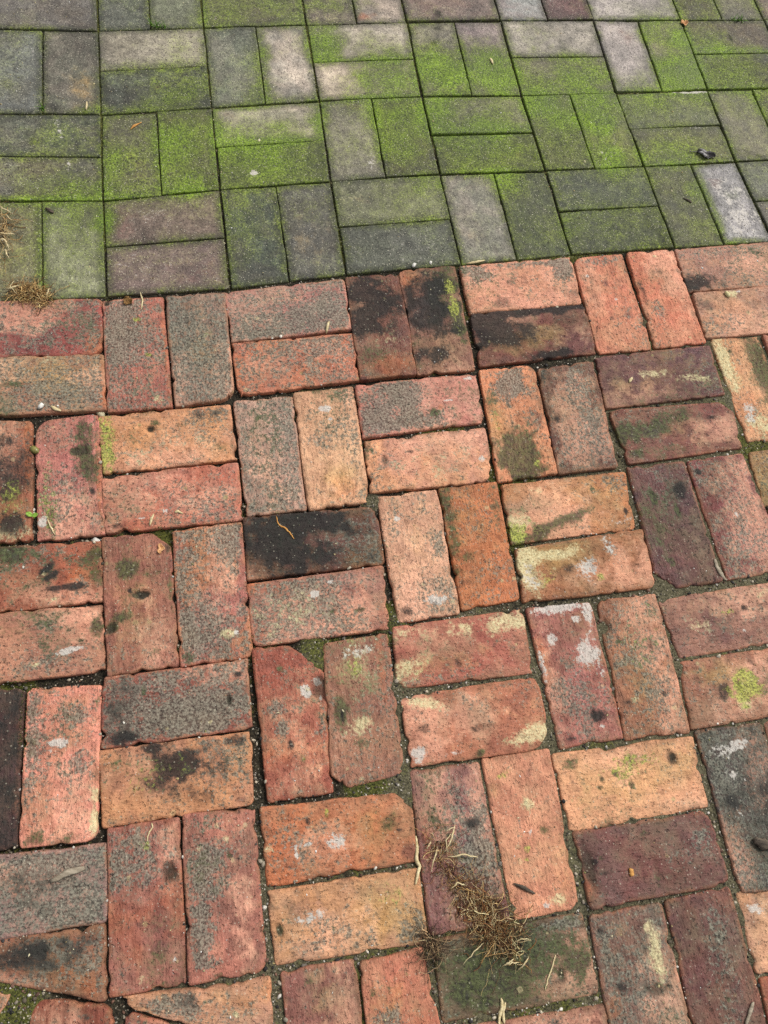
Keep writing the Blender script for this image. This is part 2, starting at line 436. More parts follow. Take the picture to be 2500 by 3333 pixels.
# ------------------------------------------------------------------ surveyed paving
# red bricks: name, lie (h/v), survey tile, four top corners | tone | wear and stains | corner cuts (mm, minus = chamfer)
RED = '''A1 h a -130,332 608,316 606,645 -130,668|176,82,76|l .42;p .4,.5,.5,.5,.35;o .95,.8,.08,.3,.9|4,8,-14,6
A2 h a -140,668 615,648 632,978 -145,1018|178,138,102|l .5;y .5,.3,.5,.4,.5;o .99,.5,.03,.5,.9;c .55,.1,.12,.08,.5;d .3,.5,.12,.05,.5;l .3,.5,.4,.5,.1|5,8,6,8
A3 v a 618,330 972,305 1028,968 645,992|192,98,82|l .44;l .3,.25,.5,.35,.28;g .55,.2,.08,.025,.9;g .7,.53,.06,.02,.8;o .97,.6,.04,.5,.7;c .8,.93,.08,.04,.6;k .05,.03,.06,.05,.6|10,6,9,6
A4 v a 995,300 1345,282 1402,915 1050,960|158,118,102|l .56;l .3,.3,.4,.4,.12;y .6,.5,.3,.3,.45;g .7,.4,.1,.06,.4|8,6,26,8
A5 h b -125,275 585,197 632,492 -85,572|196,140,118|l .42;l .5,.8,.6,.35,.34;l .9,.5,.2,.5,.15|6,12,5,6
A6 h b -85,590 640,520 680,800 -40,893|212,116,88|l .46;l .8,.2,.3,.3,.2;d .2,.3,.1,.1,.3;o .03,.5,.04,.6,.8|6,5,6,5
A7 v b 600,190 915,165 1022,765 690,798|158,88,66|k .62,.28,.55,.3,.82;k .2,.12,.4,.2,.62;k .25,.5,.35,.12,.5;c .6,.62,.3,.12,.38;d .3,.78,.3,.12,.5;p .15,.4,.1,.3,.6;l .2;o .6,.9,.5,.12,.6|6,6,5,5
A8 v b 925,160 1250,112 1372,735 1035,770|150,88,66|k .3,.4,.5,.32,.8;d .75,.25,.32,.35,.75;g .85,.35,.1,.2,.7;k .3,.82,.35,.15,.48;y .6,.75,.3,.2,.4;d .9,.6,.1,.2,.6;o .15,.08,.2,.1,.9;k .5,.15,.3,.15,.35|12,8,6,6
A9 h c -190,118 480,62 540,340 -125,400|222,136,100|l .16,.2,.14,.2,.62;l .22;l .9,.25,.1,.2,.6;p .38,.45,.16,.1,.62,-35;p .3,.85,.08,.12,.7;p .95,.8,.07,.15,.6;l .5,.05,.5,.1,.4|5,8,10,6
A10 h c -122,408 555,350 635,635 -65,717|142,78,60|k .6,.04,.5,.09,.85;k .62,.95,.2,.1,.85;k .15,.35,.3,.35,.72;k .8,.3,.2,.2,.3;y .35,.6,.35,.3,.55;y .7,.45,.25,.2,.4;p .85,.5,.3,.5,.55;k .12|5,6,8,6
A11 v c 497,75 780,48 965,615 645,640|222,132,94|p .5,.3,.07,.05,.85;p .42,.66,.06,.03,.75;p .75,.64,.07,.04,.8;l .2;l .5,.05,.5,.06,.45;p .2,.42,.07,.04,.65;p .2,.96,.06,.03,.7;w .18,.2,.05,.02,.7;w .6,.47,.06,.02,.7|18,6,6,6
A12 v c 815,42 1085,25 1285,575 985,608|226,134,96|l .12;k .1,.42,.06,.14,.6;p .95,.24,.07,.06,.7;c .55,.06,.07,.02,.8;l .3,.6,.1,.1,.25|10,12,6,6
A13 h c 1105,22 1810,-40 1890,225 1185,275|206,136,102|l .26;l .4,.1,.5,.2,.2;k .06,.85,.13,.2,.7;p .12,.4,.08,.2,.55;p .27,.55,.1,.25,.5;p .4,.6,.08,.1,.4|5,6,6,6
A14 h c 1210,290 1900,225 1990,490 1290,550|218,140,100|l .2;p .08,.3,.08,.12,.6;p .7,.3,.14,.25,.7;c .34,.1,.035,.09,.95;w .38,.04,.025,.05,.8;y .3,.7,.4,.3,.3|8,6,6,8
B0 v a -175,1055 185,1052 180,1765 -190,1800|182,98,66|k .6,.45,.5,.35,.6;y .6,.75,.5,.2,.6;k .75,.88,.2,.1,.6;c .7,.93,.3,.08,.6;l .3;o .95,.3,.06,.4,.9;g .7,.68,.3,.15,.4|5,8,8,6
B1 v a 210,1055 585,1010 622,1725 225,1768|198,110,92|l .36;d .82,.3,.18,.35,.62;g .15,.6,.2,.4,.4;d .68,.3,.1,.03,.9;o .96,.6,.05,.6,.9;w .07,.85,.07,.05,.9;p .5,.55,.2,.1,.4;d .15,.85,.15,.15,.5;k .86,.65,.06,.04,.8|26,6,5,6
B2 h a 592,1025 1375,958 1415,1278 615,1360|220,138,98|l .3;g .04,.5,.08,.6,.65;d .04,.4,.08,.4,.5;d .24,.45,.07,.2,.65;k .38,.3,.035,.06,.95;d .43,.2,.05,.1,.8;c .5,.7,.3,.3,.25;d .92,.75,.1,.1,.6;d .62,.3,.06,.1,.5;k .8,.1,.2,.12,.4|6,5,5,6
B3 h a 615,1395 1420,1300 1450,1642 630,1722|210,122,100|l .36;l .5,.8,.6,.3,.12;l .5,.05,.6,.1,-.3;k .1,.9,.06,.06,.6;w .45,.72,.03,.06,.9;w .27,.8,.03,.03,.8|8,6,6,5
B4 v b -70,930 275,900 360,1580 8,1618|206,152,132|l .47;l .5,.9,.5,.2,.15;l .8,.2,.3,.3,.1|12,6,8,8
B5 v b 288,880 640,840 745,1530 375,1585|216,148,108|l .42;w .48,.17,.11,.04,1;l .5,.8,.6,.25,-.3;y .5,.78,.35,.14,.5;l .85,.1,.15,.15,.2;o .6,.9,.5,.15,.5;p .9,.75,.1,.12,.4;w .55,.27,.06,.02,.7|8,6,6,6
B6 h b 662,838 1380,762 1428,1045 705,1150|218,136,116|l .22;l .15,.45,.22,.6,.44;l .42,.3,.12,.25,.5;l .5,.8,.3,.15,.3;d .6,.68,.05,.12,.85;o .66,.62,.03,.08,.9;w .73,.5,.05,.03,.9;w .93,.1,.04,.05,.7;d .82,.85,.05,.15,.5|6,8,10,6
B7 h b 710,1172 1430,1092 1485,1400 755,1480|224,142,114|l .2;l .1,.5,.25,.5,.24;o .5,.3,.4,.3,.4;c .5,.6,.4,.3,.2;k .36,.3,.035,.05,.7;w .93,.6,.03,.08,.7;d .02,.2,.05,.3,.5|6,8,24,6
B8 v c -68,742 255,712 395,1360 45,1415|218,126,80|l .26;y .12,.5,.2,.3,.75;g .15,.5,.12,.15,.45;d .38,.82,.42,.2,.85;l .5,.15,.3,.12,.5;d .1,.3,.12,.15,.55;g .7,.9,.08,.05,.6;p .85,.5,.1,.06,.4|6,18,5,8
B9 v c 285,740 605,690 755,1325 410,1360|142,90,66|l .42;k .1,.1,.2,.2,.4;p .5,.7,.5,.3,.4;y .5,.3,.4,.3,.3;k .15,.5,.08,.05,.7;o .9,.6,.1,.3,.4|6,10,6,6
B10 h c 625,670 1305,598 1395,890 690,970|140,80,68|p .3;c .42,.45,.17,.1,.44,8;c .78,.62,.2,.07,.5,8;l .22;k .3,.25,.08,.1,.4;y .3,.7,.2,.2,.3|8,6,5,6
B11 h c 712,985 1435,935 1500,1210 825,1305|152,86,68|d .35,.3,.28,.18,.8,-14;d .1,.5,.16,.2,.75;d .1,.85,.08,.1,.7;p .8,.3,.2,.15,.4;l .26;k .8,.3,.05,.05,.5|6,-22,6,6
B12 v c 1320,560 1605,540 1830,1140 1545,1175|226,152,102|c .12,.25,.16,.35,.85;y .1,.2,.2,.3,.7;d .85,.3,.2,.5,.55;w .2,.7,.12,.1,.75;d .3,.13,.07,.03,.8;l .3;c .4,.9,.3,.12,.6|5,6,6,8
B13 v c 1630,535 1930,500 2150,1090 1850,1130|190,105,80|l .3|6,6,6,6
C0 h d -150,340 605,300 620,650 -160,735|182,92,64|l .3;d .55,.55,.5,.25,.45,-25;k .7,.72,.16,.06,.8;d .95,.6,.06,.5,.6;d .25,.1,.2,.2,.5;o .85,.6,.12,.2,.7;k .55,.4,.1,.04,.6,-35;k .62,.5,.1,.04,.6,-35;c .6,.9,.1,.05,.5|5,8,6,6
C1 h d -160,745 612,685 630,1065 -170,1165|216,132,100|l .3;l .55,.25,.15,.12,.3;w .74,.65,.09,.045,1,-4;d .95,.3,.05,.12,.7;l .5,.8,.2,.1,.2;c .47,.8,.05,.06,.6|6,6,6,6
C2 v d 615,280 1010,240 1068,1045 650,1105|186,104,80|l .25;k .53,.46,.11,.022,.95,-6;d .32,.26,.18,.05,.65;d .78,.3,.15,.04,.55;d .2,.6,.14,.04,.6;d .08,.68,.09,.03,.85;d .7,.88,.12,.05,.55;y .5,.6,.5,.4,.35;k .37,.42,.03,.02,.9;d .97,.35,.04,.35,.5;k .95,.1,.08,.08,.3|8,-24,10,6
C3 v d 1035,235 1445,185 1508,985 1085,1050|196,104,94|l .44;l .7,.12,.4,.15,.25;l .4,.8,.6,.22,.28;c .68,.82,.1,.04,.75;w .82,.82,.04,.015,.9;d .1,.95,.1,.06,.6;w .5,.2,.05,.03,.5|8,6,9,6
C4 h e -15,160 780,90 830,430 12,525|128,72,62|k .22,.45,.42,.7,.9;k .62,.12,.35,.22,.5;k .5,.85,.4,.2,.3;l .34;p .8,.6,.2,.4,.3|5,18,8,5
C5 h e 10,560 820,450 860,820 45,925|188,120,104|l .42;l .3,.5,.4,.6,.2;c .25,.6,.35,.4,.3;w .48,.3,.035,.07,1;o .02,.05,.04,.1,1;o .75,.8,.3,.2,.4;d .6,.62,.04,.04,.7;d .8,.65,.05,.04,.7;w .6,.13,.03,.04,.7;l .9,.3,.2,.4,-.2|6,8,8,14
C6 v e 790,32 1143,-12 1280,725 920,785|218,146,112|l .42;l .4,.6,.5,.25,-.24;y .5,.55,.5,.2,.3;w .72,.88,.18,.05,.7;k .15,.93,.12,.05,.7;w .27,.2,.06,.025,.9;l .85,.45,.2,.1,.3|6,6,8,12
C7 v e 1162,-20 1502,-60 1645,640 1300,705|206,108,58|o .5;d .07,.25,.14,.5,.7;l .34;d .9,.2,.1,.3,.45;y .5,.3,.4,.4,.3;d .3,.6,.1,.06,.5;k .1,.8,.15,.04,.55;k .75,.6,.15,.02,.5|5,5,12,6
C8 h f 60,-35 800,-120 865,215 125,310|208,130,80|y .6,.3,.5,.35,.6;p .2,.4,.24,.18,.7,8;c .06,.75,.13,.22,.9;g .08,.85,.13,.2,.7;d .5,.68,.3,.1,.8,-16;d .15,.95,.15,.13,.7;l .22;c .28,.12,.06,.1,.55;o .85,.75,.2,.2,.5;w .9,.85,.1,.08,.5;d .75,.25,.15,.1,.4;k .95,.7,.02,.08,.8|6,8,10,6
C9 h f 145,345 905,225 990,570 195,660|198,112,66|c .27,.22,.25,.11,.9,-4;y .3,.25,.3,.25,.8;c .07,.45,.09,.5,.8;g .2,.65,.08,.2,.4;w .52,.55,.09,.22,.62;l .52,.5,.09,.22,.5;g .6,.72,.06,.12,.6;w .7,.2,.05,.18,.6;l .7,.2,.05,.18,.5;k .36,.5,.05,.1,.5;o .7,.6,.3,.3,.5;p .5,.98,.5,.05,.6;w .08,.6,.06,.3,.45|6,10,14,6
C10 v f 820,-150 1155,-180 1385,535 1010,590|132,72,68|p .34;d .28,.28,.05,.07,.85;d .62,.4,.05,.06,.8;k .8,.25,.09,.06,.6;l .16;d .3,.8,.06,.04,.4|6,10,10,-28
C11 v f 1178,-185 1505,-225 1790,460 1420,530|164,72,74|l .36;p .4,.5,.5,.5,.35;k .12,.1,.05,.03,.8;w .5,.5,.04,.02,.7;l .5,.3,.4,.3,.15|6,10,6,6
C12 h c 1545,1240 2240,1165 2330,1470 1640,1560|176,116,70|y .5;l .3;d .05,.8,.1,.3,.4|10,6,6,8
C13 h f 1665,105 2400,20 2490,330 1775,400|160,100,75|l .3;y .3|10,6,6,8
D0 v g -240,-345 135,-355 95,600 -300,640|98,62,64|k .55;p .5;l .2;o .96,.5,.05,.5,.4|6,8,6,6
D1 v d 165,1185 600,1165 575,2090 115,2135|218,126,94|l .36;w .45,.37,.13,.03,.8;d .97,.1,.05,.08,.6;c .97,.85,.05,.15,.85;d .2,.97,.15,.05,.7;d .65,.97,.12,.04,.6;l .7,.2,.2,.06,.3;l .75,.5,.1,.06,.4;l .1,.1,.15,.1,.3;w .35,.42,.05,.015,.7|10,6,16,8
D2 h d 618,1120 1480,1010 1505,1420 612,1535|176,98,80|l .5;k .1,.5,.16,.5,.45;l .6,.65,.35,.3,.3;o .84,.5,.12,.15,.6;k .86,.55,.02,.12,.9;k .93,.2,.04,.06,.85;d .28,.3,.02,.1,.7;k .15,.92,.12,.08,.6|12,6,6,6
D3 h d 590,1560 1500,1445 1515,1870 612,2015|206,128,92|k .45,.4,.18,.4,.5;k .62,.3,.2,.3,.6;k .88,.08,.1,.1,.75;l .3;p .15,.6,.12,.22,.28;d .12,.2,.15,.15,.5;g .3,.4,.4,.3,.3;k .7,.8,.1,.12,.5;l .17,.6,.15,.25,-.3;p .92,.92,.05,.06,.7;c .57,.4,.03,.06,.8;k .25,.04,.2,.05,.5|8,5,12,10
D4 v e 42,940 465,920 520,1805 135,1860|186,82,60|l .26;w .7,.32,.07,.05,.8;w .88,.26,.08,.04,.8;w .92,.37,.03,.03,.8;d .35,.15,.07,.03,.7;k .42,.66,.05,.05,.7;l .25,.42,.12,.04,.45;l .3,.56,.1,.04,.5;d .6,.78,.08,.06,.5;g .6,.75,.04,.03,.4;o .3,.7,.4,.1,.5;l .9,.6,.12,.08,.4|10,-42,6,8
D5 v e 470,920 845,845 955,1690 525,1800|188,116,86|l .34;c .5,.2,.3,.25,.5;w .5,.1,.3,.07,.5;c .45,.62,.25,.06,.65;g .45,.18,.2,.2,.45;d .15,.5,.1,.12,.6;d .4,.75,.2,.05,.4;p .85,.85,.15,.15,.5;k .2,.52,.04,.05,.7;o .85,.3,.08,.2,.5|10,8,14,-22
D6 h e 885,815 1665,705 1725,1085 910,1180|192,114,86|c .87,.17,.24,.17,.72,-6;c .1,.7,.16,.2,.6;c .09,.13,.1,.1,.6;c .42,.2,.14,.12,.5,-10;p .7,.5,.5,.3,.3;k .45,.72,.035,.1,.7;l .2;y .3,.7,.4,.2,.5;g .2,.75,.2,.15,.35|6,6,5,16
D7 h e 935,1240 1750,1110 1825,1530 1000,1650|212,116,80|c .18,.13,.13,.1,.7,10;c .88,.8,.17,.12,.85,-10;p .5,.45,.25,.15,.4,20;w .05,.85,.05,.12,.6;w .32,.9,.08,.06,.6;l .2;k .5,.6,.06,.06,.5;k .1,.5,.08,.08,.5;d .5,.95,.04,.06,.6;p .8,.3,.1,.1,.35|12,16,32,6
D8 v f 215,705 590,660 790,1475 415,1540|196,106,96|w .76,.36,.17,.11,.8;w .5,.015,.55,.04,.85;w .93,.08,.08,.1,.7;w .28,.24,.1,.05,.65;w .72,.12,.08,.03,.7;l .22;l .5,.72,.5,.25,.32;k .72,.84,.14,.05,.75;k .2,.95,.12,.03,.7;o .03,.35,.12,.2,.8;w .03,.42,.05,.14,.6;l .9,.6,.1,.2,.4;w .72,.9,.06,.02,.8;w .9,.52,.08,.06,.6|8,8,5,8
D9 v f 640,655 985,615 1185,1440 805,1485|192,112,74|l .3;y .45,.6,.35,.35,.55;l .5,.75,.3,.2,.25;l .4,.35,.4,.3,.2;g .5,.35,.4,.3,.3;k .7,.38,.06,.05,.6;d .2,.32,.07,.02,.8;k .75,.72,.05,.03,.7;k .15,.75,.12,.05,.6;c .25,.74,.1,.03,.5;p .6,.08,.2,.05,.4|16,5,6,8
D10 h f 1005,650 1790,530 1870,880 1135,995|164,102,86|p .4,.4,.14,.2,.55;p .55,.8,.18,.15,.5;c .2,.5,.1,.15,.5;c .75,.15,.1,.12,.5;l .28;w .55,.72,.02,.05,.8;g .48,.38,.06,.06,.5;w .95,.5,.06,.1,.5;k .6,.35,.02,.06,.6|6,6,6,6
D11 h f 1130,1025 1890,905 1960,1300 1205,1425|168,108,80|g .46,.55,.12,.26,.8;c .44,.75,.12,.1,.6;y .28,.28,.22,.2,.75;d .7,.5,.25,.3,.5;p .4,.9,.5,.13,.5;k .28,.52,.07,.15,.5;d .12,.3,.1,.15,.45;l .28;k .42,.5,.03,.1,.6|10,6,6,6
E0 h g -200,672 630,585 635,1045 -210,1187|178,128,116|l .52;l .7,.15,.4,.2,.2;l .8,.8,.3,.3,.12;o .4,.4,.15,.2,.4;k .6,.3,.3,.2,.25|6,6,10,6
E1 h g -210,1197 625,1075 645,1518 -200,1370|172,98,70|k .35,.45,.35,.4,.6;l .4;o .85,.75,.25,.3,.6;d .55,.3,.2,.2,.4;k .7,.2,.2,.15,.4|6,6,6,8
E2 v g 650,490 1068,425 1110,1425 655,1500|178,98,84|l .22;l .35,.22,.55,.22,.5;y .2,.1,.3,.1,.3;g .55,.15,.12,.05,.4;k .85,.33,.1,.06,.75;w .8,.3,.025,.02,.9;k .8,.7,.05,.02,.7;p .7,.78,.1,.03,.5;p .4,.6,.5,.2,.3;w .83,.92,.025,.015,.9;c .4,.93,.1,.04,.45;w .87,.85,.03,.03,.6;p .7,.6,.12,.2,.35|6,6,10,6
E3 v g 1095,405 1520,365 1590,1345 1135,1425|204,112,92|l .16;l .3,.4,.3,.35,.5;l .2,.75,.15,.15,.5;l .65,.25,.3,.15,.3;c .6,.17,.06,.03,.7;d .62,.28,.05,.03,.8;k .74,.31,.03,.02,.8;l .4,.9,.3,.04,.4;d .4,.97,.06,.02,.5;c .2,.22,.06,.03,.5|6,6,16,6
E4 h h 85,360 985,275 1035,680 130,830|210,116,74|o .4;y .7,.5,.22,.35,.55;w .48,.57,.07,.14,.72;w .2,.55,.17,.03,.5;w .2,.65,.015,.1,.7;d .82,.4,.12,.18,.55;k .3,.25,.02,.06,.7;p .95,.85,.06,.1,.75;g .43,.15,.02,.1,.8;l .2;k .9,.52,.025,.04,.7;c .04,.55,.06,.05,.5;k .15,.8,.05,.04,.6;k .05,.85,.02,.04,.7|8,-22,6,8
E5 h h 130,870 1035,730 1090,1170 175,1310|206,140,102|y .65,.65,.4,.35,.6;g .82,.3,.15,.2,.35;l .95,.8,.2,.4,.42;p .2,.35,.3,.3,.2;w .3,.4,.12,.08,.45,-20;w .18,.45,.03,.05,.5;d .05,.55,.025,.08,.9;l .12;k .45,.8,.02,.03,.6;k .12,.88,.02,.03,.7;d .4,.62,.012,.05,.6;p .9,.95,.2,.1,.4;l .5,.35,.02,.1,.5|6,6,8,8
E6 v h 985,140 1400,90 1590,1050 1110,1125|172,104,90|l .26;l .6,.35,.4,.25,.36;p .6,.15,.3,.15,.4;k .75,.38,.1,.04,.6;o .1,.4,.08,.3,.5;o .6,.4,.03,.02,1;p .3,.7,.3,.2,.25;l .8,.6,.25,.2,.25|6,8,8,8
E7 v i -55,72 345,15 525,965 140,1035|216,126,94|p .62,.13,.08,.07,.6,30;p .85,.3,.07,.06,.6,40;c .55,.33,.13,.05,.8;g .25,.12,.12,.03,.6;c .7,.93,.16,.035,.8;w .53,.95,.06,.02,.8;l .16;d .68,.5,.09,.04,.7;y .1,.2,.1,.1,.4;o .9,.85,.15,.2,.4;w .5,.5,.05,.02,.6;g .4,.6,.06,.03,.6;g .35,.66,.05,.02,.6|6,8,8,6
E8 h i 368,50 1205,-65 1300,355 475,505|224,146,100|y .5,.4,.4,.5,.6;g .5,.25,.25,.22,.5;d .55,.2,.12,.15,.55;k .82,.26,.035,.1,.9;d .1,.12,.06,.1,.8;d .4,.35,.03,.06,.85;d .3,.4,.02,.05,.8;d .27,.5,.03,.04,.7;l .2;o .95,.6,.1,.3,.4;k .7,.72,.02,.03,.8;d .5,.5,.02,.08,.6;d .62,.4,.02,.1,.6|8,6,8,6
E9 h i 488,515 1300,385 1440,815 605,965|136,84,78|p .3;l .14;p .1,.3,.1,.4,.4;d .5,.15,.04,.06,.7;k .1,.42,.03,.06,.8;d .15,.38,.03,.04,.7;l .9,.3,.1,.15,.4;k .18,.6,.08,.08,.4;d .5,.82,.04,.1,.6;l .8,.5,.2,.2,.25;o .03,.7,.05,.25,.6|8,14,16,8
E10 v i 1230,-95 1620,-150 1900,830 1500,865|110,90,78|l .58;w .3,.15,.2,.05,.6;w .6,.12,.15,.06,.6;w .35,.3,.15,.06,.55;k .2,.45,.1,.05,.5;k .3;p .5,.3,.3,.2,.3;w .3,.55,.08,.04,.4;d .6,.8,.5,.25,.3|6,10,10,8
E11 v i 1640,-155 2010,-215 2300,770 1920,825|165,85,70|l .3|8,8,8,8
F0 v g -300,1455 55,1475 0,1640 -300,1800|190,126,106|l .35|6,8,6,6
F1 v g 200,1515 672,1560 690,2300 80,2300|160,76,56|l .2;k .7,.1,.1,.06,.5;p .5,.3,.5,.3,.2|20,18,6,6
F2 h g 735,1500 1615,1395 1640,1790 800,1575|200,132,106|l .16;l .25,.5,.2,.4,.42;k .45,.3,.08,.25,.5;d .55,.35,.02,.14,.6;p .1,.4,.1,.4,.4;o .85,.4,.2,.4,.4;c .75,.55,.02,.08,.5|10,6,6,10
F3 h g 740,1595 1100,1685 1130,2000 700,2000|180,92,82|l .25|14,6,6,6
F4 v h 210,1350 655,1280 750,2230 330,2290|160,90,76|l .2;d .35,.1,.12,.05,.5;p .1,.2,.12,.3,.6;k .3,.08,.08,.02,.5;o .8,.3,.2,.3,.4|10,6,6,6
F5 v h 688,1292 1060,1205 1270,2160 790,2220|212,120,88|l .14;y .4,.3,.3,.15,.5;d .4,.2,.15,.08,.35;k .48,.1,.04,.02,.8;d .12,.22,.04,.03,.8;o .7,.4,.3,.2,.4;p .9,.5,.15,.2,.35;l .4,.42,.3,.1,.3|8,6,6,6
F6 h i -350,1160 545,995 655,1480 -285,1655|128,98,72|d .55,.4,.45,.45,.75;d .3,.6,.3,.35,.55;d .12;l .3;o .95,.5,.08,.4,.5;k .78,.68,.03,.1,.85;y .5,.8,.3,.15,.3;d .85,.6,.15,.15,.45;l .88,.05,.15,.1,.5;o .6,.1,.15,.1,.5|8,8,8,8
F7 h i -270,1705 685,1550 760,2000 -180,2150|150,78,62|l .3;k .6,.2,.3,.2,.3|10,8,6,6
F8 v i 590,1010 1015,935 1265,1960 790,2050|136,110,94|l .42;c .78,.3,.1,.22,.62;p .7,.48,.25,.07,.75;y .4,.15,.3,.1,.3;k .1,.1,.06,.03,.6;k .25,.45,.1,.04,.6;o .1,.55,.15,.1,.5;o .95,.45,.1,.15,.6;k .65,.25,.04,.02,.7|12,10,8,8
F9 v i 1050,925 1435,845 1720,1900 1280,1960|132,80,76|p .3;l .14;p .3,.5,.3,.3,.2;l .7,.15,.2,.15,.25;d .55,.62,.05,.03,.6;o .2,.2,.15,.1,.3|10,8,8,8
F10 h i 1475,880 2350,780 2450,1250 1600,1360|220,146,98|w .08,.2,.06,.1,.85;y .3,.3,.3,.3,.5;l .2;g .13,.85,.08,.1,.6;p .1,.95,.1,.06,.5|8,8,8,10
F11 h i 1620,1400 2470,1290 2560,1750 1720,1860|178,78,62|l .2|8,8,8,8'''

# grey pavers: surveyed grid nodes (photo pixels), row -> column -> node
NODES = {1: {-1: (-40, 95), 0: (320, 100), 1: (663, 90), 2: (998, 80), 3: (1325, 72), 4: (1630, 68), 5: (1932, 66), 6: (2216, 66), 7: (2487, 64)},
         2: {-1: (-50, 368), 0: (328, 372), 1: (688, 350), 2: (1039, 328), 3: (1374, 314), 4: (1698, 310), 5: (2006, 301), 6: (2303, 292)},
         3: {-1: (-65, 655), 0: (334, 654), 1: (715, 618), 2: (1077, 590), 3: (1432, 567), 4: (1776, 556), 5: (2096, 542), 6: (2395, 526)},
         4: {-1: (-75, 985), 0: (346, 968), 1: (751, 942), 2: (1128, 895), 3: (1503, 863), 4: (1860, 830), 5: (2197, 808), 6: (2520, 788)}}
